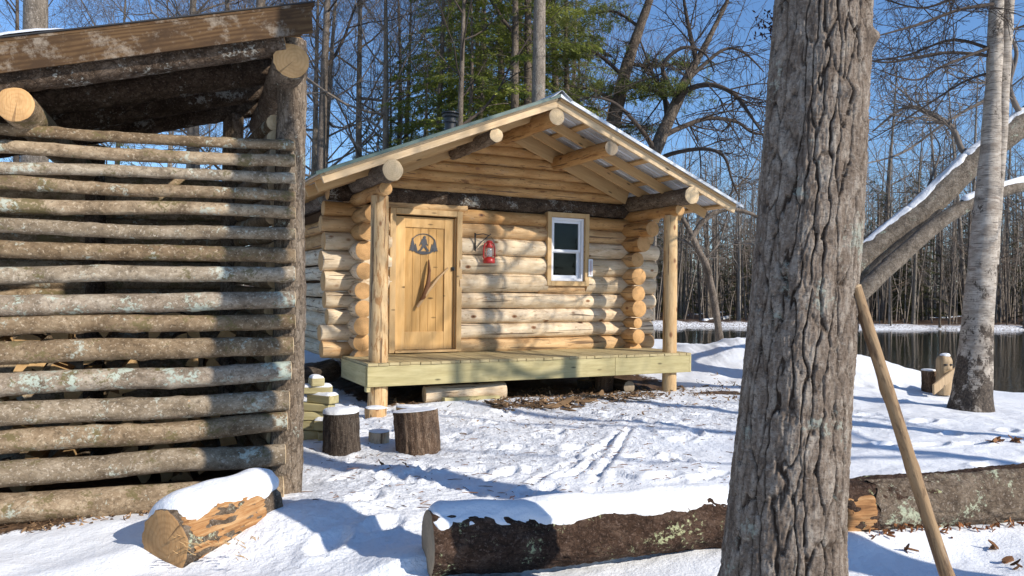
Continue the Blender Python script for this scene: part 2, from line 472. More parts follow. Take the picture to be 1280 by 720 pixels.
# ---------------------------------------------------------------- mesh building
class MB:
    def __init__(s):
        s.v, s.q, s.t, s.qm, s.tm, s.n = [], [], [], [], [], 0
        s.attr = {}

    def add(s, v, q=None, t=None, m=0):
        v = np.asarray(v, float).reshape(-1, 3)
        if q is not None and len(q):
            q = np.asarray(q, int).reshape(-1, 4)
            s.q.append(q + s.n)
            s.qm.append(np.full(len(q), m))
        if t is not None and len(t):
            t = np.asarray(t, int).reshape(-1, 3)
            s.t.append(t + s.n)
            s.tm.append(np.full(len(t), m))
        s.v.append(v)
        s.n += len(v)

    def box(s, lo, hi, m=0, rot=None, piv=None):
        x0, y0, z0 = lo
        x1, y1, z1 = hi
        v = np.array([(x0, y0, z0), (x1, y0, z0), (x1, y1, z0), (x0, y1, z0), (x0, y0, z1), (x1, y0, z1), (x1, y1, z1), (x0, y1, z1)], float)
        if rot is not None:
            pv = np.array(piv if piv is not None else [(a + b) / 2 for a, b in zip(lo, hi)])
            v = (v - pv) @ np.array(rot).T + pv
        s.add(v, [(0, 3, 2, 1), (4, 5, 6, 7), (0, 1, 5, 4), (1, 2, 6, 5), (2, 3, 7, 6), (3, 0, 4, 7)], m=m)

    def tube(s, path, rad, k=6, m=0, cap=True, mcap=None, flat=None):
        path = np.asarray(path, float)
        n = len(path)
        rad = np.broadcast_to(np.asarray(rad, float), (n,))
        tan = np.gradient(path, axis=0)
        tan /= (np.linalg.norm(tan, axis=1)[:, None] + 1e-9)
        ref = np.array([0, 0, 1.0]) if abs(tan[0][2]) < .9 else np.array([1.0, 0, 0])
        a = np.cross(tan, ref)
        a /= np.linalg.norm(a, axis=1)[:, None] + 1e-9
        b = np.cross(tan, a)
        th = np.arange(k) * 2 * PI / k
        v = path[:, None, :] + rad[:, None, None] * (np.cos(th)[None, :, None] * a[:, None, :] + np.sin(th)[None, :, None] * b[:, None, :])
        i = np.arange(n - 1)[:, None] * k
        j = np.arange(k)[None, :]
        j2 = (j + 1) % k
        q = np.stack([i + j, i + j2, i + k + j2, i + k + j], -1).reshape(-1, 4)
        base = s.n
        s.add(v.reshape(-1, 3), q, m=m)
        if cap:
            mc = m if mcap is None else mcap
            for e, idx in ((0, 0), (n - 1, (n - 1) * k)):
                vv = np.vstack([v[e], path[e][None]])
                t = [(jj, (jj + 1) % k, k) if e else ((jj + 1) % k, jj, k) for jj in range(k)]
                s.add(vv, t=t, m=mc)

    def lathe(s, prof, k=24, m=0, c=(0, 0, 0)):
        prof = np.asarray(prof, float)
        n = len(prof)
        th = np.arange(k) * 2 * PI / k
        v = np.stack([prof[:, 0][:, None] * np.cos(th), prof[:, 0][:, None] * np.sin(th), np.repeat(prof[:, 1][:, None], k, 1)], -1) + np.array(c)
        i = np.arange(n - 1)[:, None] * k
        j = np.arange(k)[None, :]
        j2 = (j + 1) % k
        q = np.stack([i + j, i + j2, i + k + j2, i + k + j], -1).reshape(-1, 4)
        s.add(v.reshape(-1, 3), q, m=m)

    def prism(s, poly, y0, y1, m=0):
        """polygon in x,z extruded along y (ngon caps fan-split by ear order)"""
        from mathutils.geometry import tessellate_polygon
        n = len(poly)
        v = [(x, y0, z) for x, z in poly] + [(x, y1, z) for x, z in poly]
        tr = tessellate_polygon([[Vector((x, z, 0)) for x, z in poly]])
        t = [tuple(a) for a in tr] + [tuple(n + i for i in a[::-1]) for a in tr]
        q = [(i, (i + 1) % n, n + (i + 1) % n, n + i) for i in range(n)]
        s.add(v, q, t, m)

    def mesh(s, name, mats, smooth=True):
        me = bpy.data.meshes.new(name)
        V = np.vstack(s.v) if s.v else np.zeros((0, 3))
        Q = np.vstack(s.q) if s.q else np.zeros((0, 4), int)
        T = np.vstack(s.t) if s.t else np.zeros((0, 3), int)
        nq, nt = len(Q), len(T)
        me.vertices.add(len(V))
        me.vertices.foreach_set('co', V.ravel())
        me.loops.add(nq * 4 + nt * 3)
        me.loops.foreach_set('vertex_index', np.concatenate([Q.ravel(), T.ravel()]).astype(np.int32))
        me.polygons.add(nq + nt)
        me.polygons.foreach_set('loop_start', np.concatenate([np.arange(nq) * 4, nq * 4 + np.arange(nt) * 3]).astype(np.int32))
        mi = np.concatenate((s.qm or [np.zeros(0)]) + (s.tm or [np.zeros(0)])) if (s.qm or s.tm) else np.zeros(0)
        me.polygons.foreach_set('material_index', mi.astype(np.int32))
        me.polygons.foreach_set('use_smooth', np.full(nq + nt, smooth))
        for m in mats:
            me.materials.append(MT[m])
        me.update(calc_edges=True)
        me.validate()
        for k, arr in s.attr.items():
            at = me.attributes.new(k, 'FLOAT', 'POINT')
            at.data.foreach_set('value', np.asarray(arr, np.float32))
        return me

    def build(s, name, mats, parent=None, loc=None, mat=None, smooth=True, bevel=0.0, split=False):
        if isinstance(mats, str):
            mats = [mats]
        o = bpy.data.objects.new(name, s.mesh(name, mats, smooth))
        COL.objects.link(o)
        if parent is not None:
            o.parent = parent
        if mat is not None:
            o.matrix_basis = mat
        elif loc is not None:
            o.location = loc
        if bevel:
            b = o.modifiers.new('bevel', 'BEVEL')
            b.width = bevel
            b.segments = 1
            b.limit_method = 'ANGLE'
        return o


def tag(o, label=None, cat=None, group=None, kind=None):
    if label:
        o['label'] = label
    if cat:
        o['category'] = cat
    if group:
        o['group'] = group
    if kind:
        o['kind'] = kind
    return o


def empty(name, loc=(0, 0, 0), rz=0.0, label=None, cat=None, group=None):
    o = bpy.data.objects.new(name, None)
    o.empty_display_size = .2
    COL.objects.link(o)
    o.location = loc
    o.rotation_euler = (0, 0, rz)
    return tag(o, label, cat, group)


def copy_tree(o, parent=None):
    c = o.copy()
    COL.objects.link(c)
    if parent is not None:
        c.parent = parent
    for ch in list(o.children):
        copy_tree(ch, c)
    return c


def axis_mat(p0, p1):
    p0, p1 = Vector(p0), Vector(p1)
    x = (p1 - p0).normalized()
    up = Vector((0, 0, 1)) if abs(x.z) < .95 else Vector((0, 1, 0))
    y = up.cross(x).normalized()
    z = x.cross(y)
    m = Matrix((x, y, z)).transposed().to_4x4()
    m.translation = p0
    return m, (p1 - p0).length


_seed = [0]


def log_mb(L, r0, r1, k=22, wob=.012, rough=.03, bend=.0, knots=3, step=.05, endwob=.0, fine=0.0, m_end=1):
    """a log along local +X, both ends capped with the second material"""
    _seed[0] += 1
    sd = _seed[0] * 13.7
    n = max(6, int(L / step) + 1)
    x = np.linspace(0, L, n)
    th = np.arange(k) * 2 * PI / k
    X, TH = np.meshgrid(x, th, indexing='ij')
    r = r0 + (r1 - r0) * X / L
    r = r * (1 + rough * fbm(np.cos(TH) * 1.1 + sd, np.sin(TH) * 1.1, X * 2.2, 3))
    if fine:
        r = r + fine * fbm(np.cos(TH) * 6 + sd, np.sin(TH) * 6, X * 14, 3, .6)
    rr = random.Random(int(sd * 10))
    for _ in range(knots):
        kx, kt = rr.uniform(0, L), rr.uniform(0, 2 * PI)
        d = np.angle(np.exp(1j * (TH - kt))) * r0
        r = r + rr.uniform(.004, .011) * np.exp(-((X - kx) ** 2 + d ** 2) / (2 * .028 ** 2))
    cy = wob * fbm(x * .9 + sd, 0 * x, 0 * x + 3.3, 2) + bend * np.sin(PI * x / L)
    cz = wob * fbm(x * .9 + sd, 0 * x + 7.7, 0 * x, 2)
    V = np.stack([X, cy[:, None] + r * np.cos(TH), cz[:, None] + r * np.sin(TH)], -1)
    mb = MB()
    i = np.arange(n - 1)[:, None] * k
    j = np.arange(k)[None, :]
    j2 = (j + 1) % k
    mb.add(V.reshape(-1, 3), np.stack([i + j, i + j2, i + k + j2, i + k + j], -1).reshape(-1, 4), m=0)
    for e, sg in ((0, -1), (n - 1, 1)):
        ring = V[e]
        ch = ring * 1.0
        c0 = np.array([x[e], cy[e], cz[e]])
        inn = c0 + (ring - c0) * .93 + np.array([sg * r0 * .05, 0, 0])
        vv = np.vstack([ring, inn, c0[None] + np.array([[sg * r0 * .06, 0, 0]])])
        q, t = [], []
        for jj in range(k):
            a, b = jj, (jj + 1) % k
            if sg > 0:
                q.append((a, b, k + b, k + a))
                t.append((k + a, k + b, 2 * k))
            else:
                q.append((b, a, k + a, k + b))
                t.append((k + b, k + a, 2 * k))
        mb.add(vv, q, t, m=m_end)
    return mb


def log(name, p0, p1, r0, r1, mats, parent=None, **kw):
    M, L = axis_mat(p0, p1)
    return log_mb(L, r0, r1, **kw).build(name, mats, parent, mat=M)


def board(name, p0, p1, w, t, mat, parent=None, up=None, bevel=.003):
    """board along p0->p1, thickness t along local y, width w along local z"""
    M, L = axis_mat(p0, p1)
    mb = MB()
    mb.box((0, -t / 2, -w / 2), (L, t / 2, w / 2))
    return mb.build(name, mat, parent, mat=M, smooth=False, bevel=bevel)


def snow_on_log(p0, p1, r, th, phim=1.15, name='snow_cap', parent=None, t0=0.0, t1=1.0, amp=.25, lean=0.0, side=.12):
    _seed[0] += 1
    sd = _seed[0] * 7.1
    M, L = axis_mat(p0, p1)
    n, k = max(12, int(L / .03)), 25
    x = np.linspace(t0 * L, t1 * L, n)
    ph = np.linspace(-1, 1, k)
    X, P = np.meshgrid(x, ph, indexing='ij')
    endf = np.clip(np.minimum((X - x[0]), (x[-1] - X)) / .09, 0, 1)
    endf = np.sqrt(1 - (1 - endf) ** 2)
    lim = phim * (1 + side * 2.2 * fbm(X * 2.6 + sd, np.sign(P) * 3.0, 0, 3, .5)) * (.55 + .45 * endf)
    A = PI / 2 + P * lim + lean
    prof = np.clip(1 - P ** 2, 0, 1) ** .85
    tt = th * prof * endf * (1 + amp * fbm(X * 1.7 + sd, P * .8, 1.0, 3)) - .004
    tt = tt + min(.3 * th, .013) * fbm(X * 11 + sd, P * 5.0, 2.0, 5, .65) * np.abs(P) ** 1.5
    tt = np.where(np.abs(P) > .999, -.02, tt)
    rr = r + np.maximum(tt, -.02)
    V = np.stack([X, np.cos(A) * rr, np.sin(A) * rr], -1)
    i = np.arange(n - 1)[:, None] * k
    j = np.arange(k - 1)[None, :]
    mb = MB()
    mb.add(V.reshape(-1, 3), np.stack([i + j, i + k + j, i + k + j + 1, i + j + 1], -1).reshape(-1, 4))
    return mb.build(name, 'snow', parent, mat=M)


def snow_dome(name, r, th, parent, loc, squash=(1, 1), seed=0):
    k, n = 28, 8
    mb = MB()
    pr = []
    for i in range(n + 1):
        a = i / n
        pr.append((r * math.sin(a * PI / 2) ** .8, th * math.cos(a * PI / 2) ** .7))
    mb.lathe(pr, k)
    V = np.vstack(mb.v)
    f = 1 + .10 * fbm(V[:, 0] * 9 + seed, V[:, 1] * 9, V[:, 2] * 9 + seed, 3)
    V[:, 0] *= f * squash[0]
    V[:, 1] *= f * squash[1]
    V[:, 2] *= 1 + .3 * fbm(V[:, 0] * 6 + seed, V[:, 1] * 6, seed, 2)
    mb.v = [V]
    return mb.build(name, 'snow', parent, loc)


# ---------------------------------------------------------------- light and sky
SUN_AZ = Vector((.835, -.55)).normalized()
SUN_EL = math.radians(30.5)
sd = Vector((SUN_AZ.x * math.cos(SUN_EL), SUN_AZ.y * math.cos(SUN_EL), math.sin(SUN_EL)))
sl = bpy.data.lights.new('sun', 'SUN')
sl.energy = 4.8
sl.angle = math.radians(.5)
sl.color = (1.0, .93, .83)
so = bpy.data.objects.new('sun', sl)
COL.objects.link(so)
so.location = (20, -15, 20)
so.rotation_euler = sd.to_track_quat('Z', 'Y').to_euler()
wd = bpy.data.worlds.new('World')
SC.world = wd
wd.use_nodes = True
nt = wd.node_tree
sky = nt.nodes.new('ShaderNodeTexSky')
sky.sky_type = 'NISHITA'
sky.sun_disc = False
sky.sun_elevation = SUN_EL
sky.sun_rotation = math.atan2(SUN_AZ.x, SUN_AZ.y)
sky.air_density = 1.0
sky.dust_density = .1
sky.ozone_density = 7.0
sky.altitude = 100
bg = nt.nodes['Background']
bg.inputs['Strength'].default_value = .145
nt.links.new(sky.outputs[0], bg.inputs[0])
SC.view_settings.view_transform = 'Standard'
SC.view_settings.look = 'None'
SC.view_settings.exposure = 0.24
SC.view_settings.gamma = 1.0

# ---------------------------------------------------------------- cabin frame
CA = math.radians(26.8)
CO = Vector((-1.709, 9.91, 0))
CU = Vector((math.cos(CA), math.sin(CA), 0))
CV = Vector((-math.sin(CA), math.cos(CA), 0))


def CP(px, py, p):
    """pixel -> cabin coordinates (s, p, z) on the plane at depth p"""
    d = ray(px, py)
    o = Vector((0, 0, CAMZ))
    b = CO + CV * p
    t = (b - o).dot(CV) / d.dot(CV)
    w = o + d * t - CO
    return Vector((w.dot(CU), p, w.z))


def CW(s, p, z=0.0):
    return CO + CU * s + CV * p + Vector((0, 0, z))


# shed frame
SA = math.radians(22.5)
SO = at_z(362, 619, 0.0)
SU = Vector((math.cos(SA), math.sin(SA), 0))
SV = Vector((-math.sin(SA), math.cos(SA), 0))


def SP(px, py, q=0.0):
    d = ray(px, py)
    o = Vector((0, 0, CAMZ))
    b = SO + SV * q
    t = (b - o).dot(SV) / d.dot(SV)
    w = o + d * t - SO
    return Vector((w.dot(SU), q, w.z))


# fallen log line
LG0 = Vector((-.42, 4.02, .17))
LG1 = Vector((4.6, 5.58, .17))

# ---------------------------------------------------------------- terrain
RIV = np.array([(70, 2), (22, 5), (14, 9.5), (10.0, 14.6), (8.6, 18), (7.5, 24), (6.8, 29), (2, 34), (-15, 38), (-70, 40), (-70, 47), (0, 45.5), (12, 46.5), (24, 45.5), (40, 46), (70, 45)], float)


def river_sd(x, y):
    x, y = np.asarray(x, float), np.asarray(y, float)
    d = np.full(x.shape, 1e9)
    inside = np.zeros(x.shape, bool)
    n = len(RIV)
    for i in range(n):
        a, b = RIV[i], RIV[(i + 1) % n]
        e = b - a
        t = np.clip(((x - a[0]) * e[0] + (y - a[1]) * e[1]) / (e @ e), 0, 1)
        d = np.minimum(d, np.hypot(x - a[0] - t * e[0], y - a[1] - t * e[1]))
        c = (a[1] > y) != (b[1] > y)
        with np.errstate(divide='ignore', invalid='ignore'):
            xi = (b[0] - a[0]) * (y - a[1]) / (b[1] - a[1]) + a[0]
        inside ^= c & (x < xi)
    return np.where(inside, -d, d)


def gauss(x, y, cx, cy, sx, sy=None):
    sy = sy or sx
    return np.exp(-((x - cx) / sx) ** 2 / 2 - ((y - cy) / sy) ** 2 / 2)


def seg_dist(x, y, a, b):
    ex, ey = b[0] - a[0], b[1] - a[1]
    t = np.clip(((x - a[0]) * ex + (y - a[1]) * ey) / (ex * ex + ey * ey), 0, 1)
    return np.hypot(x - a[0] - t * ex, y - a[1] - t * ey), t


FOOT = [(at_z(px, py), an) for px, py, an in
        [(1085, 520, .3), (1120, 500, .6), (1165, 560, .2), (1190, 545, 1.0), (1110, 560, .5), (1240, 585, .2), (1130, 475, .3), (1260, 540, .8), (1080, 480, .1), (1155, 530, .4), (1215, 560, .2),
         (720, 560, .9), (640, 560, .7), (800, 570, .3), (850, 550, .5), (455, 640, 1.2), (480, 668, 1.1), (430, 600, 1.2), (690, 540, .7), (610, 530, .3), (880, 520, .2), (590, 590, .4), (830, 600, .6), (760, 515, .2), (410, 690, 1.3), (500, 610, .8)]]
PRT = []
_pr = random.Random(31)
for _k in range(75):
    _p = at_z(_pr.uniform(420, 900), 505 + 120 * _pr.random() ** 1.3)
    PRT.append((_p, _pr.gauss(1.3, .8)))
TRK = [((789, 535), (742, 612)), ((775, 540), (716, 606)), ((765, 548), (700, 600)), ((752, 560), (660, 612))]


def H(x, y, fine=True):
    x, y = np.asarray(x, float), np.asarray(y, float)
    near = 1 - sstep(25, 45, np.hypot(x, y - 8))
    h = .05 * fbm(x * .45, y * .45, 2.2, 3) + .02 * fbm(x * 1.7, y * 1.7, 5.1, 3)
    sdv = river_sd(x, y)
    sdv = sdv + sstep(38, 44, y) * (1.1 * fbm(x * .22, y * .1, 6, 3) - .3)
    far = sstep(40, 47, y)
    h = h + far * (.20 * fbm(x * .45, y * .5, 8, 4) - .40 + .006 * np.maximum(y - 47, 0))
    # bank
    w = 1.5 + 1.0 * fbm(x * .6, y * .6, 3, 2)
    bank = sstep(-.5, 1.0, (sdv + .12 * fbm(x * 2, y * 2, 1, 3)) / np.maximum(w, .5))
    lip = -.25 * (1 - far) * (1 - sstep(1.0, 7.0, sdv)) * sstep(8.0, 12.0, y)
    h = (h + lip) * bank + (-1.15) * (1 - bank)
    # ploughed mound to the right of the cabin
    m = at_z(893, 470)
    mg = gauss(x, y, m.x + 2.0, m.y + 2.6, 1.8, 1.5)
    h = h + .70 * mg + .10 * mg * fbm(x * 2.0, y * 2.0, 9, 3) + .035 * mg * np.abs(fbm(x * 6.0, y * 6.0, 3, 3))
    # drift in front of and behind the fallen log
    d, t = seg_dist(x, y, LG0, LG1)
    sidev = (x - LG0.x) * -(LG1.y - LG0.y) + (y - LG0.y) * (LG1.x - LG0.x)
    fr = np.where(sidev > 0, .09, .05 + .05 * np.sin(t * 9.0 + 3.6))
    h = h + fr * np.exp(-(np.maximum(d - .14, 0) / .22) ** 2) * (1 - sstep(.93, 1.0, t))
    # drift along shed base and around stub
    st = at_z(255, 700)
    h = h - .05 * gauss(x, y, st.x + .05, st.y - .12, .35, .22) + .08 * gauss(x, y, st.x + .0, st.y + .52, .5, .25) + .05 * gauss(x, y, st.x - .32, st.y + .1, .16, .2) + .06 * gauss(x, y, -1.0, 5.4, .35, .8)
    # lower ground under cabin and inside shed
    sx = (x - CO.x) * CU.x + (y - CO.y) * CU.y
    px = (x - CO.x) * CV.x + (y - CO.y) * CV.y
    under = sstep(-.25, .25, px) * sstep(6.3, 5.6, px) * sstep(-.5, -.1, sx) * sstep(5.3, 4.9, sx)
    h = h * (1 - under) + (-.05 + .03 * fbm(x * 5, y * 5, 2, 3)) * under
    # snow berms to the left of the deck
    b1 = at_z(560, 505)
    h = h + .015 * gauss(x, y, b1.x, b1.y, .5, .25)
    if fine:
        pk = packed(x, y)
        h = h + pk * (.011 * fbm(x * 5.5, y * 5.5, 1.5, 5, .68) + .010 * np.abs(fbm(x * 13, y * 13, 4.5, 3, .65)))
        h = h + (1 - pk) * near * (.010 * fbm(x * 3.2, y * 3.2, 3.5, 4))
        for p, an in FOOT:
            c, s = math.cos(an), math.sin(an)
            a = (x - p.x) * c + (y - p.y) * s
            b = -(x - p.x) * s + (y - p.y) * c
            e = (a / .15) ** 2 + (b / .075) ** 2
            h = h - .055 * np.exp(-e ** 2) + .02 * np.exp(-(np.sqrt(e) - 1.45) ** 2 * 8)
        for p, an in PRT:
            m_ = (np.abs(x - p.x) < .4) & (np.abs(y - p.y) < .4)
            if not m_.any():
                continue
            xx, yy = x[m_] - p.x, y[m_] - p.y
            c, s = math.cos(an), math.sin(an)
            a, b = xx * c + yy * s, -xx * s + yy * c
            e = (a / .145) ** 2 + (b / (.058 + .012 * np.tanh(a * 20))) ** 2
            h[m_] = h[m_] - .030 * np.exp(-e ** 3) + .012 * np.exp(-(np.sqrt(e) - 1.35) ** 2 * 12) * (1 + .8 * perlin(xx * 18, yy * 18, an))
        # tyre-like sled tracks
        for (a, b) in TRK:
            pa, pb = at_z(*a), at_z(*b)
            d, t = seg_dist(x, y, pa, pb)
            h = h + (-.028 * np.exp(-(d / .024) ** 2) + .014 * np.exp(-((d - .055) / .024) ** 2)) * sstep(0, .06, t) * sstep(1, .94, t)
    return h


def packed(x, y):
    a = at_z(600, 545)
    b = at_z(800, 520)
    p = np.maximum(gauss(x, y, a.x, a.y, 1.6, 1.5), gauss(x, y, b.x + .5, b.y + .2, 1.9, 1.1))
    p = np.maximum(p, .75 * gauss(x, y, -1.0, 5.6, .6, 1.2))
    return np.clip(p * 1.25, 0, 1)


def h1(x, y):
    return float(H(np.array([x]), np.array([y]))[0])


def axis_vals(lo, hi, st, out_lo, out_hi, grow):
    mid = list(np.arange(lo, hi + 1e-6, st))
    a, s = [], st
    v = lo
    while v > out_lo:
        s *= grow
        v -= s
        a.append(v)
    b, s = [], st
    v = hi
    while v < out_hi:
        s *= grow
        v += s
        b.append(v)
    return np.array(a[::-1] + mid + b)


def build_ground():
    xs = axis_vals(-4.2, 6.4, .03, -420, 420, 1.075)
    ys = axis_vals(3.4, 11.2, .03, -60, 620, 1.055)
    X, Y = np.meshgrid(xs, ys, indexing='ij')
    Z = H(X, Y)
    n, k = X.shape
    i = np.arange(n - 1)[:, None] * k
    j = np.arange(k - 1)[None, :]
    mb = MB()
    mb.add(np.stack([X, Y, Z], -1).reshape(-1, 3), np.stack([i + j, i + k + j, i + k + j + 1, i + j + 1], -1).reshape(-1, 4))
    mb.attr['packed'] = packed(X, Y).ravel()
    sx = (X - CO.x) * CU.x + (Y - CO.y) * CU.y
    px = (X - CO.x) * CV.x + (Y - CO.y) * CV.y
    litter_shade = sstep(-.55, .15, px) * sstep(6.6, 5.8, px) * sstep(-.3, .3, sx) * sstep(5.6, 4.9, sx)
    litter_shade = litter_shade * (.35 + .65 * sstep(-.1, .5, px)) + .62 * np.exp(-((px + .55) / .22) ** 2) * sstep(.9, 1.6, sx) * sstep(4.4, 3.4, sx)
    a = at_z(893, 490)
    litter_shade = np.maximum(litter_shade, .95 * gauss(X, Y, a.x + .1, a.y, .42, .16))
    # inside and just in front of the shed
    s2 = (X - SO.x) * SU.x + (Y - SO.y) * SU.y
    q2 = (X - SO.x) * SV.x + (Y - SO.y) * SV.y
    litter_shade = np.maximum(litter_shade, sstep(-.22, .1, q2) * sstep(2.1, 1.9, q2) * sstep(.05, -.3, s2) * 1.1)
    litter_shade = np.maximum(litter_shade, .9 * sstep(-.55, -.15, q2) * sstep(2.1, 1.9, q2) * sstep(-1.0, -1.5, s2))
    # far bank litter, thickened at the shore to stand in for tree shade
    litter_shade = np.maximum(litter_shade, .46 * sstep(44.6, 46.0, Y) + .28 * sstep(47.5, 50, Y))
    mb.attr['litter'] = np.clip(litter_shade, 0, 1.2).ravel()
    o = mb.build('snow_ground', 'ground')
    tag(o, kind='structure')


build_ground()
mb = MB()
mb.add([(-75, 3, -.60), (75, 3, -.60), (75, 49, -.60), (-75, 49, -.60)], [(0, 1, 2, 3)])
tag(mb.build('river_water', 'water'), kind='structure')
for nm, c in (('handle_dark', (.16, .07, .03)), ('handle_wood', (.50, .33, .17))):
    a = NT(nm, .6, .3)
    a.col(c)
    MT[nm] = a.m



# ================================================================ CABIN
cabin = empty('log_cabin', CO, CA, 'peeled log cabin with green metal gable roof, plank porch deck and pine door', 'cabin')
W, RM, PW, PB = 4.68, 2.34, 1.17, 5.5
RZ, SL = 4.144, .40
RSL = math.sqrt(1 + SL * SL)


def roofz(s):
    return RZ - SL * abs(s - RM)


ENDO = ['peeled_log', 'end_orange']
ENDP = ['peeled_log_pale', 'end_orange']
ENDG = ['peeled_log_gold', 'end_orange']

dl, dr = CP(487, 262, PW - .12), CP(578, 262, PW - .12)
DS0, DS1, DZ1 = dl.x + .01, dr.x, (dl.z + dr.z) / 2
DZ0 = .575
wl, wr = CP(684, 263, PW - .12), CP(735, 357, PW - .12)
WS0, WS1, WZ1, WZ0 = wl.x, wr.x, wl.z - .02, wr.z - .01
print('door', DS0, DS1, DZ1, 'win', WS0, WS1, WZ0, WZ1)

rows = [(.64, .118), (.87, .118), (1.10, .115), (1.335, .122), (1.60, .145), (1.885, .145), (2.165, .135), (2.40, .115), (2.615, .11)]
for i, (z, r) in enumerate(rows):
    jl, jr = rnd.uniform(-.06, .05), rnd.uniform(-.06, .10)
    s0, s1 = -.44 + jl, W + .54 + jr
    if i >= 7:
        s1 -= .12
    cuts = []
    if DZ0 < z + r * .6 and z - r * .6 < DZ1:
        cuts.append((DS0 + .03, DS1 - .035))
    if WZ0 < z + r * .6 and z - r * .6 < WZ1:
        cuts.append((WS0 + .03, WS1 - .03))
    a = s0
    segs = []
    for c0, c1 in cuts:
        segs.append((a, c0))
        a = c1
    segs.append((a, s1))
    for a, b in segs:
        mats = ENDP if 0 < i < 7 else (ENDO if i != 8 else ENDG)
        log('wall_log', (a, PW, z), (b, PW + rnd.uniform(-.012, .012), z + rnd.uniform(-.012, .012)), r * rnd.uniform(.97, 1.03), r * rnd.uniform(.95, 1.03), mats, cabin, knots=int((b - a) * 2), wob=.013)
# fillers above the door and under the window
log('wall_log', (DS0 - .1, PW, DZ1 + .055), (DS1 + .1, PW, DZ1 + .055), .085, .085, ENDO, cabin, knots=0)
log('wall_log', (WS0 - .1, PW, WZ0 - .04), (WS1 + .1, PW, WZ0 - .04), .10, .10, ENDO, cabin, knots=2)
# dark bark lintel log
log('lintel_log', (-.40, PW, 2.86), (W + .1, PW, 2.85), .125, .118, ['bark_dark', 'end_orange'], cabin, fine=.008, k=28)
log('back_lintel', (-.40, PB, 2.86), (W + .3, PB, 2.85), .12, .12, ['bark_dark', 'end_orange'], cabin)
# gable logs
for k, z in enumerate((3.035, 3.19, 3.345, 3.50, 3.655, 3.81, 3.96)):
    hw = (RZ - .14 - z) / SL + .02
    hw = min(hw, 2.25)
    if hw < .15:
        continue
    log('gable_log', (RM - hw, PW - .02 * (k % 2), z), (RM + hw, PW, z + rnd.uniform(-.01, .01)), .087, .083, ENDG, cabin, knots=9, wob=.014)
    log('gable_log', (RM - hw, PB, z), (RM + hw, PB, z), .098, .095, ENDG, cabin, knots=2)
# side wall logs (their sawn ends face the porch)
side = [.52, .76, .985, 1.215, 1.465, 1.745, 2.025, 2.285, 2.51]
for sx in (0.0, W):
    for i, z in enumerate(side):
        p0 = PW - .36 + rnd.uniform(-.05, .05)
        if i == 8:
            p0 = PW - .75
        if i == 7:
            p0 -= .10
        r = .128 + rnd.uniform(-.012, .012)
        if sx > 1 and i == 2:
            r = .085
        mats = ENDO if (i < 7) else ENDG
        if sx < 1 and i < 7:
            mats = ENDP
        log('wall_log', (sx + rnd.uniform(-.02, .02) + (.03 if sx < 1 else -.02), p0, z), (sx, PB + .4, z), r, r * .97, mats, cabin, knots=6, wob=.010, k=26)
for i, (z, r) in enumerate(rows):
    log('wall_log', (-.4 + rnd.uniform(-.05, .05), PB, z), (W + .45, PB, z), r, r, ENDP, cabin, knots=4)
# plates, small tie logs, purlins, ridge
for sx in (0.0, W):
    log('plate_log', (sx, -.50, 2.955), (sx, PB + .5, 2.955), .132, .125, ['bark_rough', 'end_pale'], cabin, fine=.006, k=28)
    log('tie_log', (sx, -.22, 2.76), (sx, PW + .3, 2.75), .086, .095, ['peeled_log_gold', 'end_orange'], cabin)
log('purlin_log', (RM - .90, -.44, 3.545), (RM - .90, PB + .4, 3.545), .095, .11, ['bark_rough', 'end_pale'], cabin, fine=.006)
log('purlin_log', (RM + .90, -.46, 3.545), (RM + .90, PB + .4, 3.545), .108, .115, ['peeled_log_gold', 'end_grey'], cabin)
log('ridge_log', (RM, -.47, 3.885), (RM, PB + .4, 3.885), .118, .125, ['peeled_log_gold', 'end_pale'], cabin)

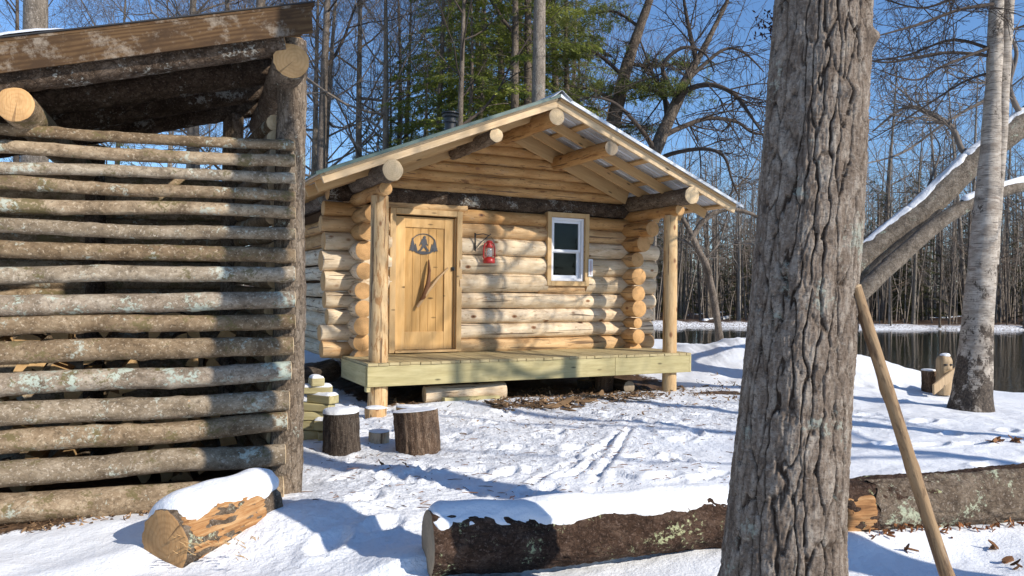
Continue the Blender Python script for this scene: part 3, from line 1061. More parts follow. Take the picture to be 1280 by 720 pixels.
# roof: rafters, battens, sheets
EV = 3.20      # half width to rafter ends
for sg in (-1, 1):
    def rp(d, p, off):       # point on slope: d = horizontal distance from ridge, off = below rake top line (vertical)
        return (RM + sg * d, p, RZ - SL * d - off)
    # rake boards, in front
    board('rake_board', rp(.0, -.475, .0625 * RSL), rp(EV, -.475, .0625 * RSL), .125, .038, 'lumber_pine', cabin)
    for k in range(11):
        p = .12 + .6 * k
        if p > PB + .5:
            break
        board('rafter', rp(.03, p, .045 + .07 * RSL), rp(EV - .07, p, .045 + .07 * RSL), .14, .038, 'lumber_rafter', cabin)
    for d in (.10, .62, 1.14, 1.66, 2.18, 2.70, EV - .05):
        M = Matrix.Rotation(math.atan(SL) * sg, 4, 'Y')
        mb = MB()
        mb.box((-.045, -.455, -.019), (.045, PB + .62, .019))
        c = rp(d, 0, .022)
        M.translation = c
        mb.build('batten', 'lumber_rafter', cabin, mat=M, smooth=False, bevel=.003)
    board('gable_board', rp(.02, PW - .135, .045 + .12 * RSL), rp(RM - .1, PW - .135, .045 + .12 * RSL), .24, .03, 'lumber_rafter', cabin)
    # corrugated sheet: outer painted, underside bare
    pp = []
    p = -.56
    while p < PB + .72:
        pp += [(p, 0), (p + .045, 0), (p + .060, .019), (p + .085, .019), (p + .10, 0), (p + .145, .0), (p + .152, .006), (p + .162, .006), (p + .17, 0), (p + .2, 0), (p + .207, .006), (p + .217, .006)]
        p += .2285
    pp = np.array(pp)
    for nm, mt, off, e0 in (('roof_sheet', 'green_metal', .004, .0), ('sheet_underside', 'galvanised', .0005, .012)):
        mb = MB()
        ds = np.linspace(.0, EV + .085 - e0, 4)
        nrm = np.array([sg * SL, 0, 1]) / RSL
        V = []
        for d in ds:
            c = np.array(rp(d, 0, -off * RSL))
            V.append(np.stack([c[0] + nrm[0] * pp[:, 1], pp[:, 0], c[2] + nrm[2] * pp[:, 1]], -1))
        V = np.array(V)
        n, k = V.shape[:2]
        i = np.arange(n - 1)[:, None] * k
        j = np.arange(k - 1)[None, :]
        q = np.stack([i + j, i + k + j, i + k + j + 1, i + j + 1], -1).reshape(-1, 4)
        mb.add(V.reshape(-1, 3), q if sg > 0 else q[:, ::-1])
        mb.build(nm, mt, cabin, smooth=False)
    # folded rake edge trim
    trim = 'galvanised' if sg > 0 else 'green_metal'
    mb = MB()
    n3 = [rp(-.0, 0, 0), rp(EV + .09, 0, 0)]
    for (y0, y1, o0, o1) in ((-.572, -.566, -.028, .012), (-.572, -.47, -.034, -.029)):
        a, b = n3
        v = []
        for (x, _, z) in (a, b):
            v += [(x, y0, z - o1), (x, y1, z - o1), (x, y1, z - o0), (x, y0, z - o0)]
        mb.add(v, [(0, 1, 5, 4), (1, 2, 6, 5), (2, 3, 7, 6), (3, 0, 4, 7), (0, 3, 2, 1), (4, 5, 6, 7)])
    mb.build('edge_trim', trim, cabin, smooth=False)
    # strip above the rake board on the right slope
    board('trim_strip', rp(.02, -.515, .018), rp(EV - .02, -.515, .018), .034, .02, 'lumber_rafter' if sg > 0 else 'lumber_pine', cabin)
# ridge cap
mb = MB()
prof = [(-.17, -.062), (-.10, -.022), (-.045, .018), (-.03, .046), (0, .058), (.03, .046), (.045, .018), (.10, -.022), (.17, -.062)]
V = []
for y in (-.60, PB + .74):
    V += [(RM + x, y, RZ + .018 + z) for x, z in prof]
n = len(prof)
mb.add(V, [(j, j + 1, n + j + 1, n + j) for j in range(n - 1)])
mb.add(V[:n], t=[(4, j + 1, j) for j in range(n - 1) if j not in (3, 4)])
o = mb.build('ridge_cap', 'galvanised', cabin, smooth=False)
o.modifiers.new('solid', 'SOLIDIFY').thickness = .004

# chimney on the left slope
cc = CP(563, 150, 3.0)
zt = CP(563, 139.5, 3.0).z
zr = roofz(cc.x)
ch = MB()
ch.lathe([(.10, zr - .1), (.10, zt - .20), (.135, zt - .20), (.135, zt - .17), (.105, zt - .17), (.105, zt - .105), (.145, zt - .10), (.15, zt - .075), (.112, zt - .065), (.112, zt - .045), (.16, zt - .04), (.155, zt - .02), (.06, zt), (.0, zt + .004)], 28, c=(cc.x, 3.0, 0))
chm = ch.build('chimney', 'black_metal', cabin)
for p in chm.data.polygons:
    p.use_smooth = False
print('chimney', cc.x, zr, zt)

# porch posts
M1 = log('post', (0, 0, h1(*CW(0, 0).xy) - .15), (0, 0, 2.69), .128, .112, ['post_wood', 'end_pale'], cabin, knots=12, rough=.02, wob=.006)
M2 = log('post', (W, 0, h1(*CW(W, 0).xy) - .15), (W, 0, 2.69), .112, .104, ['hewn_post', 'end_pale'], cabin, knots=2, rough=.008, wob=.002)
# deck boards
DX0, DX1 = -.19, 4.96
s = DX0
while s < DX1 - .02:
    mb = MB()
    p0 = -.185 + rnd.uniform(-.006, .008)
    w = .136
    e = min(s + w, DX1)
    z = .56 + rnd.uniform(-.002, .002)
    if abs(s + w / 2) < .20 or abs(s + w / 2 - W) < .19:    # notched at the posts
        mb.box((s, p0, z - .036), (e, -.13, z))
        mb.box((s, .13, z - .036), (e, PW - .03, z))
        if s + w / 2 < -.10 or s + w / 2 > W + .1 or (.1 < s + w / 2 < .2) or (W - .19 < s + w / 2 < W - .1):
            mb.box((s, -.13, z - .036), (e, .13, z))
    else:
        mb.box((s, p0, z - .036), (e, PW - .03, z))
    mb.build('deck_board', 'deck_wood', cabin, smooth=False, bevel=.004)
    s += .1405
js = CP(768, 460, -.15).x
board('rim_joist', (DX0 - .0, -.152, .392), (js - .002, -.152, .392), .262, .04, 'lumber_treated', cabin)
board('rim_joist', (js + .002, -.152, .392), (DX1 - .03, -.152, .392), .262, .04, 'lumber_treated', cabin)
board('rim_joist', (DX0 + .005, -.130, .392), (DX0 + .005, PW - .1, .392), .262, .04, 'lumber_treated', cabin)
board('rim_joist', (DX1 - .012, -.175, .392), (DX1 - .012, PW + .2, .392), .262, .04, 'lumber_treated', cabin)
for k in range(7):
    ss = .45 + k * .65
    board('deck_joist', (ss, -.13, .40), (ss, PW + .3, .40), .235, .038, 'lumber_treated', cabin)
board('skirt_block', (DX0 + .02, -.155, .245), (DX0 + .02, -.06, .245), .10, .05, 'lumber_treated', cabin)

# inside: floor, dark back of the room
mb = MB()
mb.box((.14, PW + .12, .50), (W - .14, PB - .12, .56))
mb.build('floor', 'floor_wood', cabin, smooth=False)
mb = MB()
mb.box((.13, PW + .13, 2.86), (W - .13, PB - .13, 2.90))
mb.build('loft_boards', 'dark_inside', cabin, smooth=False)
mb = MB()
mb.box((.14, PW + .10, .565), (.16, PB - .13, 2.84))
mb.box((W - .16, PW + .10, .565), (W - .14, PB - .13, 2.84))
mb.box((.165, PB - .15, .565), (W - .165, PB - .13, 2.84))
mb.build('inner_lining', 'dark_inside', cabin, smooth=False)

# ------------------------------------------------ door
dm = (DS0 + DS1) / 2
tr = .085
mb = MB()
y0, y1 = PW - .135, PW + .10
mb.box((DS0, y0, DZ0), (DS0 + tr, y1, DZ1))
mb.box((DS1 - tr, y0, DZ0), (DS1, y1, DZ1))
mb.box((DS0 + tr + .001, y0 + .002, DZ1 - tr), (DS1 - tr - .001, y1, DZ1))
mb.box((DS0 + tr + .001, y0 - .02, DZ0), (DS1 - tr - .001, y1, DZ0 + .035))
mb.box((DS0 + tr, y0 + .04, DZ0 + .037), (DS0 + tr + .02, y1 - .003, DZ1 - tr - .02))
mb.box((DS1 - tr - .02, y0 + .04, DZ0 + .037), (DS1 - tr, y1 - .003, DZ1 - tr - .02))
mb.build('door_casing', 'trim_wood', cabin, smooth=False, bevel=.004)
d0, d1, e0, e1 = DS0 + tr + .024, DS1 - tr - .024, DZ0 + .04, DZ1 - tr - .024
yd = PW - .055
mb = MB()       # planks of the panel
st = .145
x = d0 + st
npl = 5
pw_ = (d1 - d0 - 2 * st) / npl
for k in range(npl):
    mb.box((x + k * pw_ + .0015, yd + .022, e0 + .25), (x + (k + 1) * pw_ - .0015, yd + .042, e1 - .15))
door = mb.build('door', 'door_panel', cabin, smooth=False, bevel=.003)
for nm, lo, hi in (('stile', (d0, yd, e0), (d0 + st, yd + .05, e1)), ('stile', (d1 - st, yd, e0), (d1, yd + .05, e1)),
                   ('door_rail', (d0 + st + .001, yd + .002, e0), (d1 - st - .001, yd + .05, e0 + .26)),
                   ('door_rail', (d0 + st + .001, yd + .002, e1 - .155), (d1 - st - .001, yd + .05, e1))):
    mb = MB()
    mb.box(lo, hi)
    o = mb.build(nm, 'door_wood', door, smooth=False, bevel=.003)
# emblem: oval ring with pines and a walking figure
ec = CP(530, 305, yd)
ex, ez = ec.x, ec.z
rx, rz_ = .195, .155
mb = MB()
k = 56
yo = yd + .010
ring = []
for yy in (yo, yo + .008):
    for f in (1.0, .93):
        ring.append([(ex + rx * f * math.cos(2 * PI * i / k), yy, ez + rz_ * f * math.sin(2 * PI * i / k)) for i in range(k)])
V = ring[0] + ring[1] + ring[2] + ring[3]
q = []
for i in range(k):
    j = (i + 1) % k
    q += [(i, j, k + j, k + i), (2 * k + i, 3 * k + i, 3 * k + j, 2 * k + j), (i, 2 * k + i, 2 * k + j, j), (k + i, k + j, 3 * k + j, 3 * k + i)]
mb.add(V, q)


def pine(cx, z0, h, w):
    pts_r, n = [], 6
    for i in range(n):
        f0, f1 = i / n, (i + 1) / n
        pts_r += [(w * (1 - f0 * .92), z0 + h * (f0 * .92 + .08)), (w * (1 - f1) * .62 + .004, z0 + h * (f1 * .92 + .09))]
    poly = [(cx + .008, z0), (cx + .008, z0 + h * .08)] + [(cx + a, b) for a, b in pts_r] + [(cx - a, b) for a, b in pts_r[::-1]] + [(cx - .008, z0 + h * .08), (cx - .008, z0)]
    mb.prism(poly, yo + .001, yo + .009)


pine(ex - .172, ez - .115, .20, .055)
pine(ex - .125, ez - .118, .12, .035)
pine(ex + .174, ez - .115, .19, .055)
pine(ex + .132, ez - .118, .12, .035)
base = [(ex - .15, ez - .105), (ex - .08, ez - .112), (ex, ez - .104), (ex + .08, ez - .113), (ex + .15, ez - .105), (ex + .11, ez - .135), (ex, ez - .147), (ex - .11, ez - .135)]
mb.prism(base, yo + .0015, yo + .0085)
FS = 1.18
fig = [(-.075, -.098), (-.045, -.070), (-.022, -.030), (-.03, .01), (-.045, -.02), (-.06, -.035), (-.055, -.012), (-.035, .035), (-.022, .062), (-.006, .070), (-.004, .092), (.012, .104), (.028, .098), (.032, .08), (.026, .066),
       (.040, .052), (.048, .01), (.066, -.022), (.056, -.03), (.036, -.005), (.032, -.028), (.052, -.06), (.082, -.095), (.064, -.103), (.042, -.098), (.022, -.066), (.004, -.048), (-.022, -.082), (-.04, -.102), (-.07, -.105)]
mb.prism([(ex + a * 1.1, ez + b * 1.12 + .008) for a, b in fig], yo + .002, yo + .010)
o = mb.build('emblem', 'dark_plate', door, smooth=False)
tag(o, 'black metal oval cut-out of a shaggy walking figure between pines')
# branch handle
mb = MB()
h0 = CP(523, 383, yd - .05)
pts = [CP(*a, yd - .05) for a in ((523, 383), (529, 371), (534, 355), (536, 338), (537, 325))]
P = np.array(pts)
P[:, 1] += np.array([.035, -.02, -.045, -.02, .04])
mb.tube(P, [.016, .034, .038, .026, .010], 10)
pts = [CP(*a, yd - .05) for a in ((522, 384), (534, 364), (545, 349), (561, 335))]
P = np.array(pts)
P[:, 1] += np.array([.02, -.045, -.05, .03])
o = mb.build('handle', 'handle_dark', door)
mb = MB()
mb.tube(P, [.024, .024, .02, .012], 10)
o = mb.build('handle', 'handle_wood', door)
lp = CP(566, 336, yd)
mb = MB()
mb.box((lp.x - .028, yd - .028, lp.z - .03), (lp.x + .02, yd - .002, lp.z + .025))
mb.box((lp.x - .012, yd - .05, lp.z - .012), (lp.x + .012, yd - .028, lp.z + .012))
mb.build('latch', 'black_metal', door, smooth=False, bevel=.004)
# dark behind the door gap
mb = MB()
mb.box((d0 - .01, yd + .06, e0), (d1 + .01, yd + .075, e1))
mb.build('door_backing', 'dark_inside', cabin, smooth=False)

# ------------------------------------------------ window
wt = .075
mb = MB()
y0, y1 = PW - .15, PW + .11
mb.box((WS0, y0, WZ0), (WS0 + wt, y1, WZ1))
mb.box((WS1 - wt, y0, WZ0), (WS1, y1, WZ1))
mb.box((WS0 + wt + .001, y0 + .002, WZ1 - wt), (WS1 - wt - .001, y1, WZ1))
mb.box((WS0 + wt + .001, y0 + .002, WZ0), (WS1 - wt - .001, y1, WZ0 + wt))
mb.build('window_casing', 'trim_wood', cabin, smooth=False, bevel=.004)
a0, a1, b0, b1 = WS0 + wt + .003, WS1 - wt - .003, WZ0 + wt + .003, WZ1 - wt - .003
fr = .045
yv = PW - .10


def frame(mb, x0, x1, z0, z1, w, ya, yb):
    mb.box((x0, ya, z0), (x0 + w, yb, z1))
    mb.box((x1 - w, ya, z0), (x1, yb, z1))
    mb.box((x0 + w, ya + .001, z0), (x1 - w, yb, z0 + w))
    mb.box((x0 + w, ya + .001, z1 - w), (x1 - w, yb, z1))


mb = MB()
frame(mb, a0, a1, b0, b1, fr, yv, yv + .13)
win = mb.build('window', 'white_vinyl', cabin, smooth=False, bevel=.004)
zm = b0 + (b1 - b0) * .475
mb = MB()
frame(mb, a0 + fr, a1 - fr, zm - .015, b1 - fr, .04, yv + .03, yv + .06)
mb.build('upper_sash', 'white_vinyl', win, smooth=False, bevel=.003)
mb = MB()
frame(mb, a0 + fr, a1 - fr, b0 + fr, zm + .02, .05, yv + .066, yv + .10)
mb.build('lower_sash', 'white_vinyl', win, smooth=False, bevel=.003)
mb = MB()
mb.box((a0 + fr + .03, yv + .044, zm + .02), (a1 - fr - .03, yv + .048, b1 - fr - .03))
mb.box((a0 + fr + .04, yv + .080, b0 + fr + .04), (a1 - fr - .04, yv + .084, zm - .02))
mb.build('pane', 'pane_glass', win, smooth=False)
# hook bracket
hb = CP(594, 302, PW - .15)
hl = CP(613, 294, PW - .40)
mb = MB()
mb.box((hb.x - .012, PW - .155, hb.z - .14), (hb.x + .012, PW - .145, hb.z + .13))
arm = np.array([(hb.x, PW - .15, hb.z + .11), (hb.x + .0, PW - .26, hb.z + .10), (hb.x + .0, PW - .36, hb.z + .085), (hb.x, PW - .40, hb.z + .10)])
mb.tube([(hb.x, PW - .15, hb.z + .10), (hb.x + .11, PW - .20, hb.z + .12), (hb.x + .19, PW - .235, hb.z + .095), (hb.x + .215, PW - .25, hb.z + .12)], .007, 7)
mb.tube([(hb.x, PW - .15, hb.z - .12), (hb.x + .09, PW - .19, hb.z + .0), (hb.x + .185, PW - .235, hb.z + .095)], .006, 7)
mb.build('lantern_hook', 'black_metal', cabin)
print('hook', hb)

# ------------------------------------------------ lantern (hangs on the hook)
lc = CW(hb.x + .195, PW - .237)
lz1 = hb.z + .085
Lh = .41
lan = empty('lantern', (lc.x, lc.y, lz1 - Lh), CA, 'red metal hurricane lantern hanging from a black hook on the log wall', 'lantern')
mb = MB()
mb.lathe([(0, 0), (.088, 0), (.092, .012), (.088, .06), (.07, .082), (.035, .088), (.035, .10), (.0, .10)], 26)
mb.build('tank', 'red_paint', lan)
mb = MB()
mb.lathe([(.04, .10), (.055, .13), (.060, .17), (.052, .21), (.042, .235)], 26)
mb.build('globe', 'lantern_glass', lan)
mb = MB()
mb.lathe([(.048, .232), (.058, .24), (.058, .262), (.036, .285), (.036, .31), (.05, .318), (.05, .328), (.018, .345), (0, .347)], 26)
mb.build('cap', 'red_paint', lan)
mb = MB()
for sg in (-1, 1):
    mb.tube([(sg * .075, 0, .05), (sg * .094, 0, .10), (sg * .092, 0, .22), (sg * .075, 0, .29), (sg * .035, 0, .315)], .0115, 9)
mb.build('side_tubes', 'red_paint', lan)
mb = MB()
for a in range(4):
    t = a * PI / 2 + .5
    mb.tube([(.066 * math.cos(t), .066 * math.sin(t), .095), (.07 * math.cos(t), .07 * math.sin(t), .17), (.058 * math.cos(t), .058 * math.sin(t), .235)], .003, 5)
mb.build('guard_wires', 'red_paint', lan)
mb = MB()
mb.tube([(-.085, 0, .27), (-.075, 0, .34), (-.03, 0, .40), (0, 0, .408), (.03, 0, .40), (.075, 0, .34), (.085, 0, .27)], .003, 6)
mb.build('bail', 'black_metal', lan)

# thermometer on the window casing
tp = CP(738, 335, PW - .16)
tw = CW(tp.x, PW - .16)
th = empty('thermometer', (tw.x, tw.y, tp.z - .14), CA, 'narrow white thermometer strip fixed beside the window', 'thermometer')
mb = MB()
mb.box((-.042, -.012, 0), (.042, .0, .285))
mb.build('plate', 'thermo_face', th, smooth=False, bevel=.004)
mb = MB()
mb.tube([(0, -.014, .03), (0, -.014, .26)], .004, 6)
mb.build('glass_tube', 'red_paint', th)
mb = MB()
for i in range(12):
    mb.box((.012, -.0135, .04 + i * .018), (.028, -.0125, .043 + i * .018))
    mb.box((-.028, -.0135, .04 + i * .018), (-.012, -.0125, .043 + i * .018))
mb.build('scale_marks', 'black_metal', th, smooth=False)


# ================================================================ WOODSHED
shed = empty('woodshed', SO, SA, 'lean-to woodshed walled with gapped bark poles under a sloping plywood roof', 'shed')
poles = [(162, 182, 9), (183, 201, 10.5), (209, 222, 8.5), (230, 245, 9.5), (256, 267, 10.5), (284, 291, 10.5), (310, 318, 12), (345, 345, 12.5), (382, 371, 14), (408, 401, 12),
         (443, 430, 14), (481, 464, 15), (520, 500, 16), (555, 528, 15), (592, 569, 17), (640, 610, 19)]
XL = -2.75
for i, (ya, yb, hp) in enumerate(poles):
    a, b = SP(0, ya, -.13), SP(368 - max(0, i - 9) * 2.5, yb, -.13)
    r1 = hp / F * (SO + SU * b.x).y * (.77 if i < 8 else .83) * rnd.uniform(.92, 1.08)
    d = b - a
    p0 = b - d * ((b.x - XL) / d.x)
    rr = r1 * rnd.uniform(.95, 1.12)
    log('wall_pole', p0, b, rr, r1 * .92, [('pole_bark', 'pole_bark_grey', 'pole_bark_lichen')[(0, 0, 1, 0, 0, 1, 0, 1, 2, 0, 0, 2, 1, 0, 1, 0)[i]], 'end_pale'], shed, knots=16, wob=.024, fine=.0025, k=26, rough=.045, step=.03)
# corner posts
pt = SP(368, 52, .02)
log('corner_post', (-.02, .02, -.12), (pt.x, .02, pt.z), .118, .100, ['bark_rough', 'end_orange'], shed, fine=.008, k=30, wob=.02, step=.03)
log('corner_post', (XL + .1, .02, -.12), (XL + .1, .02, 2.35), .11, .10, ['bark_rough', 'end_orange'], shed, fine=.008, wob=.02)
log('back_post', (-.35, 1.75, -.12), (-.33, 1.75, 3.1), .10, .09, ['bark_rough', 'end_orange'], shed)
log('back_post', (XL + .1, 1.75, -.12), (XL + .1, 1.75, 2.35), .10, .10, ['bark_rough', 'end_orange'], shed)
log('back_post', (-1.45, 1.75, -.12), (-1.45, 1.75, 2.7), .08, .075, ['bark_dark', 'end_orange'], shed)
# roof: slope line from the fascia
fa, fb = SP(0, 53, -.42), SP(389, 8, -.42)
fsl = (fb.z - fa.z) / (fb.x - fa.x)
fz = lambda x: fa.z + (x - fa.x) * fsl
xr = fb.x
fh = .175
mb = MB()
M, L = axis_mat((XL - .5, -.42, fz(XL - .5)), (xr, -.42, fz(xr)))
mb.add([(0, -.009, -fh), (L - .035, -.009, -fh), (L, -.009, 0), (0, -.009, 0), (0, .009, -fh), (L - .035, .009, -fh), (L, .009, 0), (0, .009, 0)],
       [(0, 1, 2, 3), (4, 7, 6, 5), (0, 4, 5, 1), (1, 5, 6, 2), (2, 6, 7, 3), (3, 7, 4, 0)])
mb.build('fascia', 'plywood', shed, mat=M, smooth=False)
mb = MB()
mb.box((0, -.011, .002), (L + .02, 2.75, .02))
mb.build('roof_deck', 'plywood', shed, mat=M, smooth=False)
mb = MB()
mb.box((.0, -.02, .021), (L + .03, 2.77, .029))
mb.build('membrane', 'membrane', shed, mat=M, smooth=False)
# patchy snow on top
n, k = 90, 60
x = np.linspace(.15, L - .25, n)
y = np.linspace(.0, 2.7, k)
X, Y = np.meshgrid(x, y, indexing='ij')
edge = np.minimum(np.minimum(X - x[0], x[-1] - X), np.minimum(Y - y[0] + .05, y[-1] - Y))
T = .055 * sstep(-.15, .35, fbm(X * 1.1, Y * 1.3, 4.4, 4) + .12 - .5 * sstep(L - 1.0, L - .4, X)) * sstep(0, .12, edge) - .006
mb = MB()
i = np.arange(n - 1)[:, None] * k
j = np.arange(k - 1)[None, :]
mb.add(np.stack([X, Y, .029 + T], -1).reshape(-1, 3), np.stack([i + j, i + k + j, i + k + j + 1, i + j + 1], -1).reshape(-1, 4))
mb.build('roof_snow', 'snow', shed, mat=M)
# bark-on rafters under the deck and plywood soffit between
for q, r in ((-.27, .095), (.45, .10), (1.1, .10), (1.75, .10)):
    a = (XL - .3, q, fz(XL - .3) - fh * .78 - .035)
    b = (xr - .17, q, fz(xr - .17) - fh * .78 - .035)
    log('rafter_log', a, b, r * .95, r, ['bark_dark', 'end_orange'], shed, fine=.007, k=26, wob=.012)
mb = MB()
mb.box((.1, .24, -fh * .55), (L - .30, 2.3, -fh * .55 + .012))
mb.build('soffit', 'plywood', shed, mat=M, smooth=False)
# beams running back, their sawn ends facing out
e1 = SP(365, 77, -.33)
log('beam_log', e1, e1 + Vector((-.02, 2.1, -.05)), .118, .12, ['bark_rough', 'end_orange'], shed, fine=.007, k=30)
e2 = SP(17, 130, -.33)
log('beam_log', e2, e2 + Vector((.14, 2.0, -.12)), .105, .105, ['pole_bark', 'end_orange'], shed, fine=.004, k=30)
# rear and side poles (dark gaps behind)
for i in range(20):
    z = .02 + i * .125
    log('back_pole', (XL, 1.86, z), (-.25, 1.86, z + .02), .075, .065, ['pole_bark', 'end_pale'], shed, knots=2, k=12, step=.15)
for i in range(24):
    z = .06 + i * .115
    log('side_pole', (-.10 - .01 * (i % 3), .12, z), (-.28, 1.8, z + .02), .06, .055, ['pole_bark', 'end_pale'], shed, knots=2, k=12, step=.15)

# stacked split firewood inside the shed (seen through the gaps)
def split_mesh(seed):
    rr = random.Random(seed)
    mb = MB()
    L = .42
    R = rr.uniform(.085, .12)
    a0 = rr.uniform(1.0, 1.7)
    pts = [(0, 0)] + [(R * math.cos(-a0 / 2 + a0 * i / 6), R * math.sin(-a0 / 2 + a0 * i / 6)) for i in range(7)]
    n = len(pts)
    v = [(0, y, z) for y, z in pts] + [(L, y + rr.uniform(-.004, .004), z + rr.uniform(-.004, .004)) for y, z in pts]
    for i in range(n):
        j = (i + 1) % n
        mb.add([v[i], v[j], v[n + j], v[n + i]], [(0, 1, 2, 3)], m=1 if 0 < i < n - 1 else 0)
    mb.add(v[:n], t=[(0, i + 1, i) for i in range(1, n - 1)], m=0)
    mb.add(v[n:], t=[(0, i, i + 1) for i in range(1, n - 1)], m=0)
    return mb.mesh('firewood', ['lumber_rafter', 'bark_rough'], False)


fm = [split_mesh(i) for i in range(4)]
cnt = 0
for row in range(8):
    for c in range(12):
        if rnd.random() < .08:
            continue
        x = -2.45 + c * .175 + (row % 2) * .08
        z = .10 + row * .155
        o = bpy.data.objects.new('firewood', fm[(row * 5 + c * 3) % 4])
        COL.objects.link(o)
        w = SO + SU * x + SV * rnd.uniform(.62, .70)
        o.matrix_world = Matrix.Translation((w.x, w.y, z)) @ Matrix.Rotation(SA + PI / 2 + rnd.uniform(-.06, .06), 4, 'Z') @ Matrix.Rotation(rnd.uniform(0, 6.28), 4, 'X')
        tag(o, 'split firewood piece stacked in the dark behind the gapped pole wall', 'firewood', 'firewood stacked inside the shed')


# ================================================================ LOGS AND STUMPS ON THE GROUND
# long fallen log
def lgp(t):
    return LG0 + (LG1 - LG0) * t


fl = empty('fallen_log', (LG0.x, LG0.y, 0), 0, 'long snow-capped fallen log with dark lichened bark lying behind the big trunk', 'log')
off = Vector((LG0.x, LG0.y, 0))
M, L = axis_mat(LG0 - off, LG1 - off)
mb = log_mb(L, .165, .185, k=64, wob=.012, rough=.07, knots=10, step=.02, fine=.012)
V = np.vstack(mb.v)
# torn patch: bark missing around the middle of the log
tb = (lgp(.345) - LG0).length
te = (lgp(.515) - LG0).length
o = mb.build('bark', ['bark_fallen', 'end_grey'], fl, mat=M)
# torn wood lies as a slightly larger shell over the trunk on the camera side
def shell(x0, x1, a0, a1, r, mat, nm, rough=.02, parent=None, M=None, ragged=.05):
    n, k = max(10, int((x1 - x0) / .012)), 40
    x = np.linspace(x0, x1, n)
    a = np.linspace(a0, a1, k)
    X, A = np.meshgrid(x, a, indexing='ij')
    X = X + ragged * fbm(A * 3.5, X * .0 + x0, 0, 3) * np.where(X > (x0 + x1) / 2, 1, -1) * np.abs((X - (x0 + x1) / 2) / ((x1 - x0) / 2))
    R = r + rough * fbm(X * 5, A * 6, 1.1, 4, .6)
    ed = np.minimum(np.minimum((X - X.min()) / .03, (X.max() - X) / .03), np.minimum((A - a0) / .12, (a1 - A) / .12))
    R = R - .03 * (1 - np.clip(ed, 0, 1))
    mb = MB()
    i = np.arange(n - 1)[:, None] * k
    j = np.arange(k - 1)[None, :]
    mb.add(np.stack([X, R * np.cos(A), R * np.sin(A)], -1).reshape(-1, 3), np.stack([i + j, i + k + j, i + k + j + 1, i + j + 1], -1).reshape(-1, 4))
    return mb.build(nm, mat, parent, mat=M)


r_at = lambda x: .165 + .02 * x / L
shell(tb - .02, te, PI * .76, PI * 1.42, r_at(tb) + .016, 'torn_wood', 'torn_patch', .012, fl, M)
shell(te + .03, L * .99, PI * .55, PI * 1.45, r_at(te + 1) + .010, 'bark_fallen_grey', 'loose_bark', .014, fl, M, .07)
o = snow_on_log(LG0 - off, LG1 - off, .166, .048, .95, 'snow_cap', fl, .0, .46, .5, .0, .12)

# torn bark scraps under it on the right
mb = MB()


def scrap(mb, c, size, rr, flat=.25):
    a = rr.uniform(0, 6.28)
    tl = Euler((rr.uniform(-flat, flat) * 2, rr.uniform(-flat, flat) * 2, a)).to_matrix()
    L, w = size * rr.uniform(.7, 1.6), size * rr.uniform(.18, .5)
    n = 4
    v, q = [], []
    cv = rr.uniform(-.25, .25)
    for i in range(n + 1):
        f = i / n - .5
        ww = w * (1 - .6 * abs(2 * f) ** 2) * rr.uniform(.7, 1.1)
        for sy in (-1, 1):
            v.append(tl @ Vector((f * L, sy * ww / 2, cv * L * (f * f) * 2 + .25 * abs(sy) * w * cv)) + c)
    t0 = len(v)
    v += [p - Vector((0, 0, .006)) for p in v]
    for i in range(n):
        q += [(2 * i, 2 * i + 2, 2 * i + 3, 2 * i + 1), (t0 + 2 * i, t0 + 2 * i + 1, t0 + 2 * i + 3, t0 + 2 * i + 2), (2 * i, t0 + 2 * i, t0 + 2 * i + 2, 2 * i + 2), (2 * i + 1, 2 * i + 3, t0 + 2 * i + 3, t0 + 2 * i + 1)]
    q += [(0, 1, t0 + 1, t0), (2 * n, t0 + 2 * n, t0 + 2 * n + 1, 2 * n + 1)]
    mb.add([tuple(p) for p in v], q)


rr = random.Random(5)
for i in range(110):
    t = rr.uniform(.50, .86)
    p = lgp(t)
    x, y = p.x + rr.uniform(-.04, .05) + .05, p.y - .17 - abs(rr.gauss(0, .04))
    scrap(mb, Vector((x, y, h1(x, y) + rr.uniform(.005, .04))), .038, rr, .6)
tag(mb.build('bark_scraps', 'scraps_rust', smooth=False), 'rust brown bark scraps along the underside of the fallen log', 'bark scraps', kind='stuff')
# chips and shavings round the deck
mb = MB()
for i in range(1900):
    a = rr.random()
    if a < .62:
        s, p = rr.uniform(1.3, 4.0), -.55 + rr.gauss(0, .22)
    elif a < .86:
        s, p = rr.uniform(.2, 4.6), rr.uniform(-.2, 1.0)
    elif a < .95:
        q = at_z(893 + rr.gauss(0, 28), 488 + rr.gauss(0, 6))
        s = None
    else:
        s, p = rr.uniform(.2, 5.2), rr.uniform(-2.2, -.5)
    w = CW(s, p) if s is not None else q
    scrap(mb, Vector((w.x, w.y, h1(w.x, w.y) + rr.uniform(.0, .025))), rr.choice((.02, .03, .04, .05, .08)), rr, .35)
for i in range(26):     # a few long peelings
    s, p = rr.uniform(1.2, 3.4), -.75 + rr.gauss(0, .28)
    w = CW(s, p)
    scrap(mb, Vector((w.x, w.y, h1(w.x, w.y) + .02)), rr.uniform(.14, .34), rr, .10)
tag(mb.build('wood_chips', 'scraps', smooth=False), 'scattered bark chips and peelings along the porch deck', 'wood chips', kind='stuff')
mb = MB()
for i in range(700):     # needles, twig ends and grit on the trodden snow
    p = at_z(rr.uniform(380, 1000), 500 + 150 * rr.random() ** 1.4)
    z = h1(p.x, p.y)
    a, l = rr.uniform(0, 6.28), rr.choice((.008, .012, .02, .03, .06))
    q = Vector((p.x, p.y, z + .004))
    d = Vector((math.cos(a), math.sin(a), rr.uniform(-.05, .15))) * l
    mb.tube([q - d, q + Vector((0, 0, .003)), q + d], [.0025, .003, .0015], 4, cap=False)
